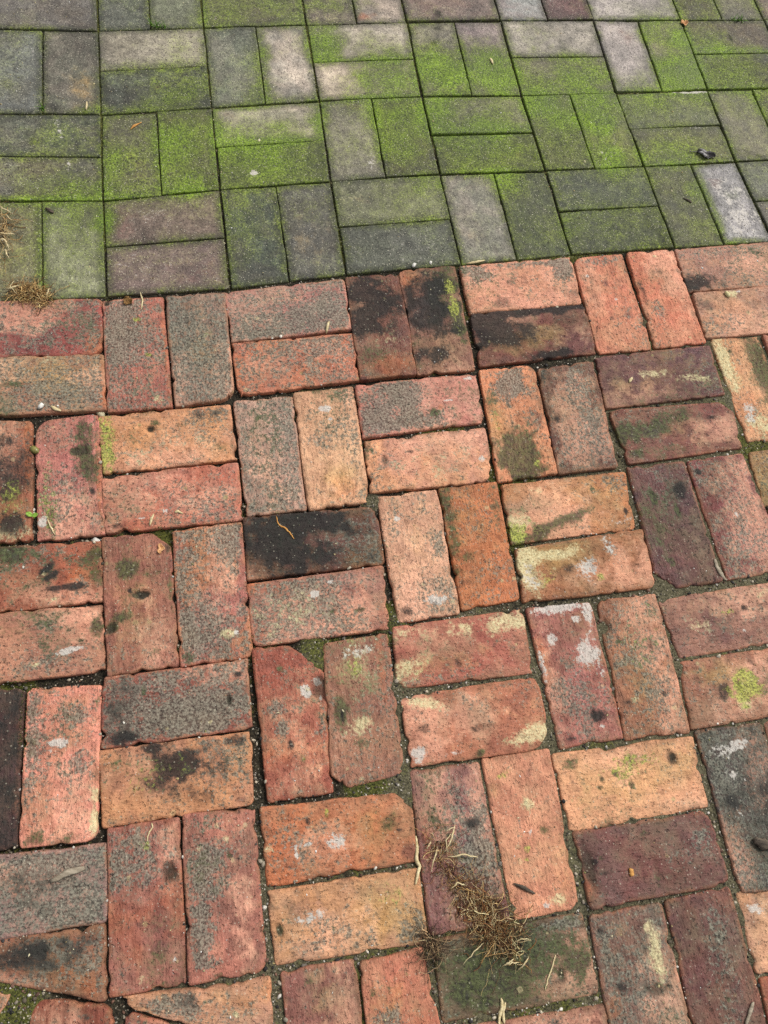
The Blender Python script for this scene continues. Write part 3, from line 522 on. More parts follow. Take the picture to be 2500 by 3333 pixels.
# row, column, which of the pair | tone | growth and stains
PAV = '''0 -1 1|112,102,94|g .2;l .25;k .7,.6,.05,.15,.4
0 0 0|100,102,94|g .2;l .3;k .8,.7,.12,.06,.6
0 0 1|114,116,98|g .32;l .2
0 1 1|112,114,84|g .6;c .6,.5,.1,.05,.4
0 2 0|120,110,96|g .5,.6,.5,.3,.6;l .2;c .4,.9,.3,.1,.4
0 2 1|166,148,136|g .25,.6,.3,.4,.55;o .2,.92,.25,.08,.5
0 3 1|124,100,94|g .14;l .22;k .35,.8,.06,.2,.6
0 4 0|150,138,140|l .15;p .8,.8,.2,.2,.2
0 4 1|104,74,74|l .15;w .3,.6,.3,.2,.15
0 5 1|156,146,146|g .9,.7,.15,.5,.5;g .6,.95,.4,.08,.5;l .1
0 6 0|88,84,64|g .5;k .2,.8,.1,.06,.6
0 6 1|112,106,90|g .4;l .2
0 7 1|124,100,98|g .15
1 -1 0|104,103,95|g .2;l .3;w .84,.3,.03,.2,.35,-10;p .7,.92,.2,.06,.3
1 -1 1|118,110,100|l .2;y .7,.7,.25,.25,.45;p .75,.7,.2,.3,.3;g .85,.95,.2,.08,.6;k .2,.93,.12,.05,.6;k .75,.95,.1,.05,.6;g .12
1 0 0|162,152,138|g .22;g .5,.9,.5,.15,.3;l .18;p .9,.4,.1,.4,.2;l .1,.9,.15,.15,.4
1 0 1|86,92,80|g .25;g .75,.6,.3,.4,.5;g .4,.9,.4,.15,.45;p .52,.45,.035,.08,.6
1 1 0|128,126,112|g .25;g .85,.6,.18,.5,.35;l .2
1 1 1|180,164,152|g .08,.5,.14,.6,.7;g .5,.04,.6,.09,.45;g .5,.96,.6,.08,.7;g .3,.36,.3,.08,.45;p .65,.3,.3,.2,.2
1 2 0|166,154,140|g .17,.55,.18,.5,.85;g .5,.95,.6,.12,.6;g .5,.4,.2,.3,.4;g .9,.75,.15,.25,.4
1 2 1|188,170,154|g .75,.55,.4,.45,.8;g .5,.97,.5,.08,.6;p .4,.45,.06,.3,.35;g .6,.1,.4,.1,.4
1 3 0|118,112,100|g .5,.65,.45,.32,.88;k .62,.1,.16,.08,.7;k .45,.3,.1,.05,.7;g .2;p .1,.1,.15,.1,.4
1 3 1|142,128,124|g .5,.65,.5,.33,.85;p .2,.1,.3,.15,.35;k .05,.4,.06,.1,.5
1 4 0|168,158,150|g .3,.55,.3,.35,.4;p .5,.25,.3,.2,.25;g .6,.9,.3,.2,.35
1 4 1|122,114,94|g .4;g .6,.6,.5,.35,.45;p .25,.68,.18,.15,.6;g .1,.5,.1,.3,.3
1 5 0|166,154,152|g .5,.9,.5,.15,.65;p .6,.2,.4,.2,.35;w .3,.65,.1,.07,.4;l .12
1 5 1|148,140,112|g .3;g .5,.8,.6,.25,.85;g .85,.3,.2,.4,.6;k .25,.63,.06,.04,.6
1 6 0|106,94,70|g .3;g .5,.9,.6,.15,.7;g .3,.5,.3,.3,.3;k .5,.55,.02,.15,.9;p .3,.3,.2,.2,.3
1 6 1|76,76,46|g .55;k .3,.4,.05,.05,.6
2 -1 0|98,94,84|g .12;g .7,.6,.35,.45,.36;l .25;k .45,.65,.1,.1,.5;w .64,.4,.02,.4,.4,-12
2 -1 1|108,105,96|g .25;g .85,.75,.25,.3,.6;g .5,.95,.5,.08,.5;l .25;w .72,.2,.015,.15,.6;l .1,.5,.15,.3,.3
2 0 0|104,98,78|g .45;g .2,.7,.3,.3,.4;p .6,.65,.25,.15,.6;g .7,.92,.3,.1,.4
2 0 1|110,104,76|g .7;p .7,.4,.15,.25,.4;k .9,.93,.15,.07,.7;g .3,.2,.3,.2,.2
2 1 0|180,172,152|g .5,.93,.6,.14,.9;g .04,.5,.08,.6,.8;g .5,.04,.6,.1,.8;g .96,.6,.08,.5,.9;p .13,.2,.1,.1,.5;g .8,.5,.2,.2,.35
2 1 1|88,94,58|g .55;g .5,.5,.4,.3,.25;k .95,.5,.04,.5,.5;p .06,.3,.06,.2,.5;w .32,.67,.035,.05,1
2 2 0|142,134,120|g .42;w .75,.8,.12,.08,.4;g .9,.2,.15,.2,.3;p .6,.12,.2,.08,.6;l .15
2 2 1|86,80,58|g .55;k .1,.6,.1,.4,.4;p .9,.5,.06,.4,.5;g .5,.5,.3,.3,.25
2 3 0|132,130,104|g .35;g .3,.85,.5,.2,.7;g .15,.4,.2,.4,.5;g .7,.9,.4,.12,.6
2 3 1|82,88,52|g .55;g .4,.4,.35,.3,.2;p .78,.55,.035,.08,.9;k .95,.7,.06,.3,.5
2 4 0|104,106,62|g .5;g .4,.25,.5,.3,.5;k .9,.3,.1,.1,.3
2 4 1|122,122,74|g .65;g .4,.4,.2,.5,.4;w .35,.85,.2,.1,.25;k .2,.35,.12,.12,.5
2 5 0|108,114,82|g .48;w .86,.03,.16,.07,.9;w .7,.03,.08,.03,.7;g .2,.3,.2,.3,.2
2 5 1|106,104,72|g .46;g .2,.9,.3,.15,.3;w .7,.03,.1,.05,.5
2 6 0|126,120,96|g .4;p .5,.25,.15,.2,.3;k .3,.9,.3,.1,.4
2 6 1|100,100,78|g .4
3 -1 0|114,110,82|g .42;l .2;y .3,.5,.4,.4,.3
3 -1 1|122,122,98|g .45;g .6,.3,.4,.3,.25;w .6,.85,.3,.15,.15;k .5,.55,.04,.02,.7
3 0 0|126,106,96|g .3;g .45,.2,.3,.2,.35;p .15,.5,.14,.4,.45;g .03,.5,.05,.5,.5;w .4,.5,.3,.3,.12
3 0 1|124,102,98|g .22;p .7,.6,.25,.3,.4;w .3,.4,.3,.3,.2
3 1 0|76,84,76|g .28;g .3,.4,.3,.4,.25;k .5,.6,.4,.3,.15
3 1 1|90,86,78|g .18;y .5,.6,.4,.3,.25;l .15
3 2 0|116,116,90|g .4;p .28,.45,.12,.15,.4;g .8,.2,.2,.2,.35;c .15,.4,.1,.2,.25
3 2 1|90,92,84|g .12;w .55,.65,.35,.3,.2;k .1,.5,.2,.5,.25
3 3 0|122,120,110|g .22;w .5,.85,.35,.12,.25;y .4,.7,.3,.1,.3;l .15
3 3 1|84,88,64|g .38;k .4,.6,.4,.3,.25;g .4,.2,.4,.2,.2
3 4 0|92,98,78|g .42;k .1,.5,.1,.4,.3
3 4 1|80,86,60|g .3;g .4,.4,.35,.35,.35;k .9,.6,.15,.5,.4;k .5,.95,.5,.08,.4
3 5 0|90,92,66|g .38;g .5,.5,.4,.3,.2
3 5 1|140,138,142|w .5,.35,.35,.25,.38;w .6,.7,.4,.25,.46;g .08,.5,.12,.6,.75;g .6,.4,.2,.1,.5;p .35,.25,.2,.1,.5;g .4,.97,.5,.05,.5
3 6 0|108,110,98|g .28;l .2
3 6 1|126,116,106|g .2;p .3,.4,.2,.3,.4'''

CHAN = {'g': (0, 0), 'k': (0, 1), 'l': (0, 2), 'y': (0, 3), 'w': (1, 0), 'o': (1, 1), 'p': (1, 2), 'd': (1, 3), 'c': (2, 0), 's': (2, 3)}
DENT = {'A3': [(.05, .03, 6, 5, 3)], 'B1': [(.68, .3, 14, 7, 3)], 'B2': [(.38, .3, 7, 6, 4)], 'C2': [(.53, .46, 13, 6, 4), (.05, .68, 10, 9, 5)],
        'C9': [(.52, .52, 12, 14, 2), (.07, .5, 9, 24, 2)], 'D2': [(.86, .55, 5, 7, 3)], 'E2': [(.85, .33, 11, 13, 5)], 'E8': [(.82, .25, 8, 11, 3)],
        'E5': [(.05, .55, 5, 8, 3)], 'F6': [(.78, .68, 6, 9, 4)], 'D6': [(.45, .72, 6, 8, 2)], 'F8': [(.68, .5, 20, 9, 3)], 'C10': [(.28, .28, 5, 10, 2), (.62, .4, 5, 8, 2)],
        'D4': [(.9, .3, 11, 20, 3)], 'D7': [(.5, .62, 22, 5, 2), (.1, .5, 10, 8, 2)], 'E9': [(.05, .5, 9, 30, 3), (.5, .7, 6, 20, 1.5)], 'B7': [(.14, .4, 5, 10, 3)],
        'E7': [(.7, .5, 8, 7, 2), (.55, .33, 9, 8, -2)], 'C5': [(.6, .62, 6, 3, 2), (.8, .65, 8, 3, 2), (.33, .5, 16, 6, -2)], 'B5': [(.4, .82, 14, 20, -3)],
        'D9': [(.02, .2, 8, 14, 4)], 'C3': [(.7, .83, 9, 8, -2)]}


def axis_lines(length, step):
    """grid lines in mm, crowded towards both ends"""
    e = [0, .5, 1.1, 1.9, 3.0, 4.4, 6.4, 9.0]
    mid = np.linspace(9.0, length - 9.0, max(3, int((length - 18) / step) + 1))[1:-1]
    return np.array(e + list(mid) + [length - x for x in reversed(e)])


def stains(spec, s, t, Lx, Ly, seed):
    m = np.zeros((3,) + s.shape + (4,))
    warp = fbm(s * Lx / 22, t * Ly / 22, seed + 5, 4)
    for tok in filter(None, spec.split(';')):
        kind, vals = tok.split()
        v = [float(x) for x in vals.split(',')]
        a, ch = CHAN[kind]
        if len(v) == 1:
            m[a, ..., ch] += v[0] + (0.35 * fbm(s * Lx / 60, t * Ly / 60, seed + ch * 3 + a, 3) * min(1, v[0] * 3))
        else:
            dx, dy = (s - v[0]) * Lx, (t - v[1]) * Ly
            if len(v) > 5:
                ca, sa = math.cos(math.radians(v[5])), math.sin(math.radians(v[5]))
                dx, dy = dx * ca + dy * sa, -dx * sa + dy * ca
            r = np.hypot(dx / (v[2] * Lx), dy / (v[3] * Ly)) + warp * (1.5 if max(v[2:4]) > .08 else 0.8)
            m[a, ..., ch] += v[4] * (sstep(1.7, 0.05, r) * 1.06 if max(v[2:4]) > .08 else sstep(1.45, 0.3, r))
    return np.clip(m, 0, 1.1)


MOSS_FIELD = '''P 1100 560 .05 .6;P 640 1150 .05 .6;P 1080 850 .08 .8;P 1150 1080 .06 .7;P 700 980 .05 .5;P 1500 850 .09 .85;P 1500 950 .1 .6;P 400 1170 .09 .6;P 625 1300 .035 .9;P 300 1250 .06 .5
Q 460 270 .06 .95;Q 850 480 .1 .85;Q 650 600 .07 .5;Q 1170 420 .075 1.05;Q 1450 420 .085 1.05;Q 200 800 .08 .8;Q 440 650 .05 .7;Q 150 930 .09 .7;Q 1150 720 .08 1;Q 1400 780 .1 .95;Q 950 700 .07 .75;Q 950 900 .07 .6;Q 1300 640 .08 .7;Q 1300 900 .08 .5;Q 100 560 .05 .6
R 1120 430 .09 1.05;R 1150 250 .06 .9;R 980 150 .06 .7;R 300 600 .07 .95;R 620 620 .06 .95;R 620 720 .06 1.05;R 420 700 .08 .7;R 550 470 .08 .7;R 1300 300 .08 .7;R 1500 600 .08 .5;R 900 600 .09 .55;R 1100 960 .08 .6;R 720 960 .06 .85;R 600 1330 .08 .6;R 80 1080 .05 .6;R 1250 1150 .04 .8;R 350 520 .06 .7;R 1400 430 .1 .55;P 1400 60 .08 .5;Q 200 60 .08 .5;Q 500 40 .05 .5'''
MOSS_FIELD = [(at(f.split()[0], float(f.split()[1]), float(f.split()[2])), float(f.split()[3]), float(f.split()[4])) for f in MOSS_FIELD.replace('\n', ';').split(';')]


def moss_field(x, y):
    """moss over the pavers, one growth that crosses the joints"""
    wx, wy = x + .05 * fbm(x * 14, y * 14, 41, 3), y + .05 * fbm(x * 14, y * 14, 43, 3)
    m = np.zeros_like(x)
    for c, r_, v_ in MOSS_FIELD:
        m = np.maximum(m, v_ * sstep(1.5, .1, np.hypot(wx - c[0], wy - c[1]) / r_))
    return m


def make_brick(name, quad, tone, spec, parent, mat, seed, corners=None, red=True, step=3.0, gap=(0, 0, 0, 0), dents=(), lift=0.0, label=None):
    """one brick: irregular worn outline, rounded arrises, uneven face; quad = TL TR BR BL on the plane (m)"""
    r = np.random.default_rng(seed)
    q = np.asarray(quad, float)
    cen = q.mean(0)
    Lx = 500 * (np.linalg.norm(q[1] - q[0]) + np.linalg.norm(q[2] - q[3]))
    Ly = 500 * (np.linalg.norm(q[3] - q[0]) + np.linalg.norm(q[2] - q[1]))
    ax = (q[1] - q[0] + q[2] - q[3]) if Lx >= Ly else (q[0] - q[3] + q[1] - q[2])
    ang = math.atan2(ax[1], ax[0])
    X0, Y0 = np.meshgrid(axis_lines(Lx, step), axis_lines(Ly, step), indexing='ij')
    X, Y = X0.copy(), Y0.copy()
    if corners is None:
        corners = [r.uniform(3, 9) for _ in range(4)] if red else [r.uniform(1.5, 3.5) for _ in range(4)]
    for k, cr in enumerate(corners):
        fx, fy = (k in (1, 2)), (k in (2, 3))
        c = abs(cr) * (0.62 if 0 < cr < 13 else 1)
        px, py = (Lx - X if fx else X), (Ly - Y if fy else Y)
        dx, dy = c - px, c - py
        inn = (dx > 0) & (dy > 0)
        mx = np.maximum(dx, dy)
        den = np.hypot(dx, dy) if cr > 0 else (dx + dy) * (1 + 0.22 * fbm((dx - dy) / 14, 0 * dx, seed + k, 4))
        f = np.where(inn, mx / np.maximum(den, 1e-6), 1)
        nx, ny = np.where(inn, c - dx * f, px), np.where(inn, c - dy * f, py)
        X, Y = (Lx - nx if fx else nx), (Ly - ny if fy else ny)
    E = np.minimum(np.minimum(X0, Lx - X0), np.minimum(Y0, Ly - Y0))     # distance from the edge, mm
    # ragged outline: slow waviness, nibbles and a few chips
    amp = 1.9 if red else 1.4
    amp *= r.uniform(.5, 1.5)
    nib = r.uniform(.1, .8)
    chipz = np.zeros_like(X)
    for side in range(4):
        along, away = (Y0, X0) if side == 0 else (Y0, Lx - X0) if side == 1 else (X0, Y0) if side == 2 else (X0, Ly - Y0)
        wob = amp * (fbm(along / 42, 0 * along, seed + side * 7.1, 3) * 1.8 - 0.15) + nib * (0.9 if red else 0.35) * (fbm(along / 7, 0 * along, seed + side * 3.3 + 50, 3) + 0.2)
        Ls = Ly if side < 2 else Lx
        for _ in range(r.integers(1, 5) if red else r.integers(0, 3)):
            pc, wd, dp = r.uniform(0, Ls), r.uniform(2.5, 8) * (1 if red else .6), r.uniform(0.8, 3.6) * (1 if red else .45)
            bump = dp * np.exp(-((along - pc) / wd) ** 2)
            wob = wob + bump
            chipz += 0.5 * bump * np.exp(-away / 6)
        sh = wob * np.exp(-(away / 9) ** 1.3)
        if side == 0:
            X = X + sh
        elif side == 1:
            X = X - sh
        elif side == 2:
            Y = Y + sh
        else:
            Y = Y - sh
    g0, g1, g2, g3 = gap                                                  # joint set-back: left, right, top, bottom (mm)
    X = g0 + X * (Lx - g0 - g1) / Lx
    Y = g2 + Y * (Ly - g2 - g3) / Ly
    s, t = X / Lx, Y / Ly
    P = ((1 - s) * (1 - t))[..., None] * q[0] + (s * (1 - t))[..., None] * q[1] + (s * t)[..., None] * q[2] + ((1 - s) * t)[..., None] * q[3]
    # face: arris rounding, hummocks, dents
    re = (r.uniform(2.0, 4.0) if red else r.uniform(2.0, 3.2)) * (1 + 0.8 * fbm(X0 / 30, Y0 / 30, seed + 21, 2))
    e = np.clip(E / re, 0, 1)
    Z = -re * (1 - np.sqrt(np.clip(1 - (1 - e) ** 2, 0, 1)))
    soft = sstep(0, 26, E)
    Z += -(1 - soft) * (0.9 if red else 0.3)                              # faces fall off slowly towards the edge
    Z += (1.9 if red else 0.7) * fbm(X0 / 48, Y0 / 48, seed + 9, 3) + (0.9 if red else 0.35) * fbm(X0 / 11, Y0 / 11, seed + 14, 3)
    Z -= chipz
    hole = np.zeros_like(Z)
    dl = list(dents)
    for _ in range(r.integers(2, 7) if red else 1):
        w_ = r.uniform(2.0, 4.5)
        dl.append((r.uniform(.08, .92), r.uniform(.08, .92), w_ * r.uniform(.7, 2.2), w_, r.uniform(.5, 1.6)))
    for (ds, dt, rx, ry, dep) in dl:
        rr = np.hypot((s - ds) * Lx / rx, (t - dt) * Ly / ry) + 0.9 * fbm(X0 / 7, Y0 / 7, seed + 31, 3)
        f = sstep(1.15, 0.55, rr)
        Z -= dep * f
        if dep > 2.4:
            hole = np.maximum(hole, f * 0.75)
    Z += np.clip(r.normal(0, .8 if red else .6), -1.2, 1.2) * (s - .5) * 2 + np.clip(r.normal(0, .8 if red else .6), -1.2, 1.2) * (t - .5) * 2 + lift
    if red:                                                               # slow tone changes over each face
        for kk, lo_, hi_ in (('s', .5, .95), ('s', .4, .9), ('l', .12, .34), ('l', -.25, .1), ('y', .15, .4), ('p', .2, .45), ('d', .2, .45), ('k', .1, .3)):
            if r.random() < .62:
                spec = spec + ';%s %.2f,%.2f,%.2f,%.2f,%.2f' % (kk, r.random(), r.random(), r.uniform(.2, .5), r.uniform(.25, .6), r.uniform(lo_, hi_))
    m = stains(spec, s, t, Lx, Ly, seed)
    if not red:
        m[0, ..., 0] = np.clip(np.maximum(m[0, ..., 0] * .70, m[0, ..., 0] * .38 + .80 * moss_field(P[..., 0], P[..., 1])), 0, 1.1)
    m[2, ..., 1] = E / 1000
    m[2, ..., 2] = hole
    nx, ny = X.shape
    idx = np.arange(nx * ny).reshape(nx, ny)
    a, b_, c_, d_ = idx[:-1, :-1], idx[1:, :-1], idx[1:, 1:], idx[:-1, 1:]
    quads = np.stack([a, d_, c_, b_], -1).reshape(-1, 4)                  # t runs towards the viewer: keep faces up
    ring = np.concatenate([idx[:, 0], idx[-1, 1:], idx[-2::-1, -1], idx[0, -2:0:-1]])
    ca, sa = math.cos(-ang), math.sin(-ang)
    L = P.reshape(-1, 2) - cen
    co = np.column_stack([L[:, 0] * ca - L[:, 1] * sa, L[:, 0] * sa + L[:, 1] * ca, Z.ravel() / 1000])
    low = co[ring].copy()
    low[:, :2] *= 0.995
    low[:, 2] = -0.034
    nb = len(co)
    k = np.arange(len(ring))
    skirt = np.stack([ring, ring[(k + 1) % len(ring)], nb + (k + 1) % len(ring), nb + k], -1)
    me = mesh_np(name, np.vstack([co, low]), np.vstack([quads, skirt]))
    for i in range(3):
        arr = m[i].reshape(-1, 4)
        col_attr(me, "m%d" % (i + 1), np.vstack([arr, arr[ring]]))
    o = link(name, me, mat, parent, (cen[0], cen[1], 0))
    o.rotation_euler = (0, 0, ang)
    h = soften(tone, 0.27 if red else 0.24) * (np.array((1.0, 1.0, 0.96)) * np.clip(1 + (np.mean(tone) - 125) / 500, .86, 1.06) if red else (1.04, 1.03, 0.99))
    o["tone_a"] = lin(h)
    shift = np.array([(1.06, 1.04, 0.95), (0.86, 0.86, 0.92), (1.12, 1.14, 1.16), (0.84, 0.84, 0.82), (1.0, 0.88, 0.86)][r.integers(5)]) if red else 1 + 0.09 * r.normal()
    o["tone_b"] = lin(np.clip(h * shift + r.normal(0, 3, 3), 10, 250))
    o["wear"] = (float(r.choice([.1, .2, .4, .8])), float(r.choice([.0, .15, .4, .8])), float(r.uniform(.3, 1.0)))
    o["seed"] = tuple(float(x) for x in r.uniform(-40, 40, 3))
    if label:
        o["label"] = label
    return o


pavement = None  # bedding, made below


# bedding sand and mortar that shows in the joints: one uneven sheet
def make_bedding():
    x = np.arange(-1.9, 2.3, 0.005)
    y = np.arange(-1.35, 2.75, 0.005)
    Xg, Yg = np.meshgrid(x, y, indexing='ij')
    uv = to_px(np.column_stack([Xg.ravel(), Yg.ravel()])).reshape(Xg.shape + (2,))
    u, v = uv[..., 0] / IMG_W, uv[..., 1] / IMG_H
    line = np.interp(uv[..., 0], [-400, 0, 346, 751, 1128, 1503, 1860, 2197, 2520, 3000], [995, 977, 968, 942, 895, 863, 830, 808, 788, 760])
    red = sstep(-10, 30, uv[..., 1] - line)
    flush = sstep(.55, .95, 0.62 * np.clip(u, -.2, 1.2) + 0.62 * np.clip(v, -.2, 1.2) + 0.35 * fbm(Xg * 5, Yg * 5, 3, 3))
    Z = np.where(red > .5, -0.0100 + 0.0054 * flush, -0.0045)
    Z = Z + 0.0035 * fbm(Xg * 28, Yg * 28, 8, 4) + 0.0022 * fbm(Xg * 110, Yg * 110, 12, 2)
    mort = np.clip(flush * 0.9 * red + 0.08, 0, 1)
    for (t, px_, py_, rad) in FILL:
        c = at(t, px_, py_)
        f = sstep(1.3, .5, np.hypot(Xg - c[0], Yg - c[1]) / rad)
        Z = Z * (1 - f) + f * (-0.0022 + 0.0014 * fbm(Xg * 60, Yg * 60, 4, 3))
        mort = np.maximum(mort, .75 * f)
    moss = np.clip(0.22 + 1.1 * fbm(Xg * 7, Yg * 7, 17, 3) + 0.3 * (1 - red), 0, 1)
    for (t, px_, py_, rad, val) in MOSSY:
        c = at(t, px_, py_)
        moss = np.maximum(moss, val * sstep(1.2, .5, np.hypot(Xg - c[0], Yg - c[1]) / rad))
    nx, ny = Xg.shape
    idx = np.arange(nx * ny).reshape(nx, ny)
    quads = np.stack([idx[:-1, :-1], idx[1:, :-1], idx[1:, 1:], idx[:-1, 1:]], -1).reshape(-1, 4)
    me = mesh_np("pavement", np.column_stack([Xg.ravel(), Yg.ravel(), Z.ravel()]), quads)
    col_attr(me, "m1", np.column_stack([mort.ravel(), moss.ravel(), red.ravel(), np.ones(Xg.size)]))
    return tag(link("pavement", me, MAT_BED), kind="structure")


FILL = [('e', 410, 985, .03), ('e', 400, 930, .02), ('f', 1040, 590, .03), ('c', 1380, 930, .03), ('h', 700, 215, .03), ('h', 900, 230, .03), ('e', 880, 800, .025), ('e', 940, 1180, .03), ('g', 80, 1480, .05), ('b', 760, 1540, .02)]
MOSSY = [('d', 138, 1260, .03, .9), ('d', 140, 1400, .03, .9), ('d', 130, 1500, .025, .8), ('d', 90, 1160, .03, .8), ('d', 985, 300, .03, .85), ('e', 480, 900, .05, .6),
         ('e', 870, 780, .04, .6), ('g', 40, 1620, .05, .9), ('c', 120, 1410, .05, .8), ('d', 1350, 175, .04, .8), ('h', 720, 205, .04, .7), ('a', 850, 975, .03, .8),
         ('c', 1600, 1200, .05, .7), ('P', 960, 160, .03, .9), ('P', 620, 1000, .05, 1), ('P', 630, 1350, .06, 1), ('i', 300, 1600, .08, .5), ('b', 1180, 1110, .05, .7),
         ('f', 120, 300, .04, .6), ('d', 1560, 920, .03, .8)]
pavement = make_bedding()

# soil all round, out to the horizon
gm = bpy.data.meshes.new("ground")
gm.from_pydata([(-300, -300, -0.05), (300, -300, -0.05), (300, 300, -0.05), (-300, 300, -0.05)], [], [(0, 1, 2, 3)])
tag(link("ground", gm, simple_mat("soil", (58, 50, 40), (104, 94, 74), 30, 0.95)), kind="structure")

FOOT = []                                  # footprints for scattering
LABELS = {'C4': 'almost black sooty brick', 'A12': 'clean bright orange brick', 'D8': 'red brick splashed with white lime', 'E9': 'dark purple brick with rough face',
          'A1': 'crazed pinkish red brick', 'D4': 'red brick with one corner broken off', 'C9': 'orange brick with pale lichen and grey mortar patches',
          'E10': 'dark grey brick with white blotches', 'F6': 'brick darkened by green algae', 'E5': 'ochre tinted smooth brick', 'F2': 'wedge shaped cut brick', 'D0': 'blackened brick'}
BLOCK = {}
for n_, line_ in enumerate(RED.splitlines()):
    geo, tone_, spec_, cuts_ = line_.split('|')
    nm, lie, tile, *cs = geo.split()
    quad_ = [at(tile, *map(float, c.split(','))) for c in cs]
    make_brick("brick", quad_, [float(x) for x in tone_.split(',')], spec_, pavement, MAT_RED, 100 + n_ * 13, [float(x) for x in cuts_.split(',')],
               True, 3.0, (-1.7, -1.7, -1.7, -1.7), DENT.get(nm, ()), float(np.random.default_rng(n_).normal(0, .8)), LABELS.get(nm))
    FOOT.append(np.array(quad_))
    key = ('ABCDEF'.index(nm[0]), (int(nm[1:]) - (1 if nm[0] == 'A' else 0)) // 2)
    BLOCK.setdefault(key, []).append(np.mean(quad_, 0))

# pavers: nodes on the plane, the grid carried on beyond the survey
ki = [(i, j) for j in NODES for i in NODES[j]]
G = ground_px([NODES[j][i] for i, j in ki])
A_ = np.array([[i, j, 1] for i, j in ki], float)
AFF = np.linalg.lstsq(A_, G, rcond=None)[0]


def node(i, j):
    if j in NODES and i in NODES[j]:
        return ground_px(NODES[j][i])[0]
    d = [(abs(i - a) + abs(j - b), n) for n, (a, b) in enumerate(ki)]
    n = min(d)[1]
    return np.array([i, j, 1.0]) @ AFF + (G[n] - A_[n] @ AFF)


pspec = {}
for line_ in PAV.splitlines():
    k_, tone_, spec_ = line_.split('|')
    pspec[tuple(int(x) for x in k_.split())] = ([float(x) for x in tone_.split(',')], spec_)
for j in range(-3, 4):
    for i in range(-4, 11):
        q0, q1, q2, q3 = node(i, j), node(i + 1, j), node(i + 1, j + 1), node(i, j + 1)
        rr = np.random.default_rng(9000 + i * 31 + j * 7)
        upright = (i + j) % 2 == 0
        sp = 0.5 + rr.normal(0, .006)
        for k in (0, 1):
            lo, hi = (0, sp) if k == 0 else (sp, 1)
            qd = [q0 + (q1 - q0) * lo, q0 + (q1 - q0) * hi, q3 + (q2 - q3) * hi, q3 + (q2 - q3) * lo] if upright else \
                 [q0 + (q3 - q0) * lo, q1 + (q2 - q1) * lo, q1 + (q2 - q1) * hi, q0 + (q3 - q0) * hi]
            inn, out = rr.uniform(.5, 1.4), [rr.uniform(.9, 2.7) for _ in range(4)]
            gp_ = [out[0], out[1], out[2], out[3]]
            gp_[(1 if k == 0 else 0) if upright else (3 if k == 0 else 2)] = inn
            known = (j, i, k) in pspec
            if known:
                tone_, spec_ = pspec[(j, i, k)]
            else:
                b0 = rr.uniform(90, 140)
                tone_, spec_ = [b0 * 1.02, b0, b0 * .88], "g %.2f;l .2;g %.2f,%.2f,.4,.4,.4;p %.2f,%.2f,.2,.2,.3" % (rr.uniform(.1, .5), *rr.random(4))
            make_brick("paver", qd, tone_, spec_, pavement, MAT_PAV, 5000 + i * 97 + j * 1009 + k * 13, None, False, 3.4 if known else 9.0, gp_, (), rr.normal(0, .55))
            FOOT.append(np.array(qd))

# the red field carried on to the sides and below
bk = list(BLOCK)
BC = np.array([np.mean(BLOCK[k], 0) for k in bk])
BA = np.array([[c, r, 1] for r, c in bk], float)
BAFF = np.linalg.lstsq(BA, BC, rcond=None)[0]
ex, ey = BAFF[0], BAFF[1]
TONES = [(205, 122, 92), (176, 92, 74), (140, 84, 70), (214, 140, 104), (160, 110, 92), (120, 74, 70)]
for r in range(0, 8):
    for c in range(-3, 9):
        if (r, c) in BLOCK:
            continue
        n = min((abs(r - a) + abs(c - b), m) for m, (a, b) in enumerate(bk))[1]
        cen = np.array([c, r, 1.0]) @ BAFF + (BC[n] - BA[n] @ BAFF)
        rr = np.random.default_rng(77 + r * 50 + c)
        for k in (0, 1):
            if (r + c) % 2:                                   # a pair set upright
                lo, hi, ux, uy = -.5 + .5 * k, .5 * k, ex, ey
            else:
                lo, hi, ux, uy = -.5 + .5 * k, .5 * k, ey, ex
            g = .022
            pts = [cen + ux * a + uy * b for a, b in ((lo + g, -.5 + g), (hi - g, -.5 + g), (hi - g, .5 - g), (lo + g, .5 - g))]
            if not (r + c) % 2:
                pts = [pts[0], pts[3], pts[2], pts[1]]
            tone_ = TONES[rr.integers(len(TONES))]
            make_brick("brick", pts, tone_, "l %.2f;k %.2f,%.2f,.3,.3,.5;d %.2f,%.2f,.2,.2,.5" % (rr.uniform(.2, .5), *rr.random(4)), pavement, MAT_RED,
                       3000 + r * 101 + c * 17 + k, None, True, 8.0, (0, 0, 0, 0), (), rr.normal(0, .8))
            FOOT.append(np.array(pts))

# ------------------------------------------------------------------ things lying on the paving
bpy.context.view_layer.update()
DG = bpy.context.evaluated_depsgraph_get()


def top_z(x, y):
    hit, loc, *_ = scene.ray_cast(DG, Vector((x, y, 0.3)), Vector((0, 0, -1)))
    return loc.z if hit else 0.0


def tube(pts, rad, sides=4):
    """swept tube; returns verts, quads"""
    pts = np.asarray(pts, float)
    n = len(pts)
    rad = np.broadcast_to(np.asarray(rad, float), (n,))
    d = np.gradient(pts, axis=0)
    d /= np.maximum(np.linalg.norm(d, axis=1), 1e-9)[:, None]
    up = np.where(np.abs(d[:, 2:3]) > .9, [[1., 0, 0]], [[0., 0, 1]])
    a = np.cross(d, up)
    a /= np.maximum(np.linalg.norm(a, axis=1), 1e-9)[:, None]
    c = np.cross(d, a)
    th = np.arange(sides) * 2 * math.pi / sides
    V = pts[:, None] + rad[:, None, None] * (np.cos(th)[None, :, None] * a[:, None] + np.sin(th)[None, :, None] * c[:, None])
    idx = np.arange(n * sides).reshape(n, sides)
    nx = np.roll(idx, -1, 1)
    Q = np.stack([idx[:-1], nx[:-1], nx[1:], idx[1:]], -1).reshape(-1, 4)
    return V.reshape(-1, 3), Q


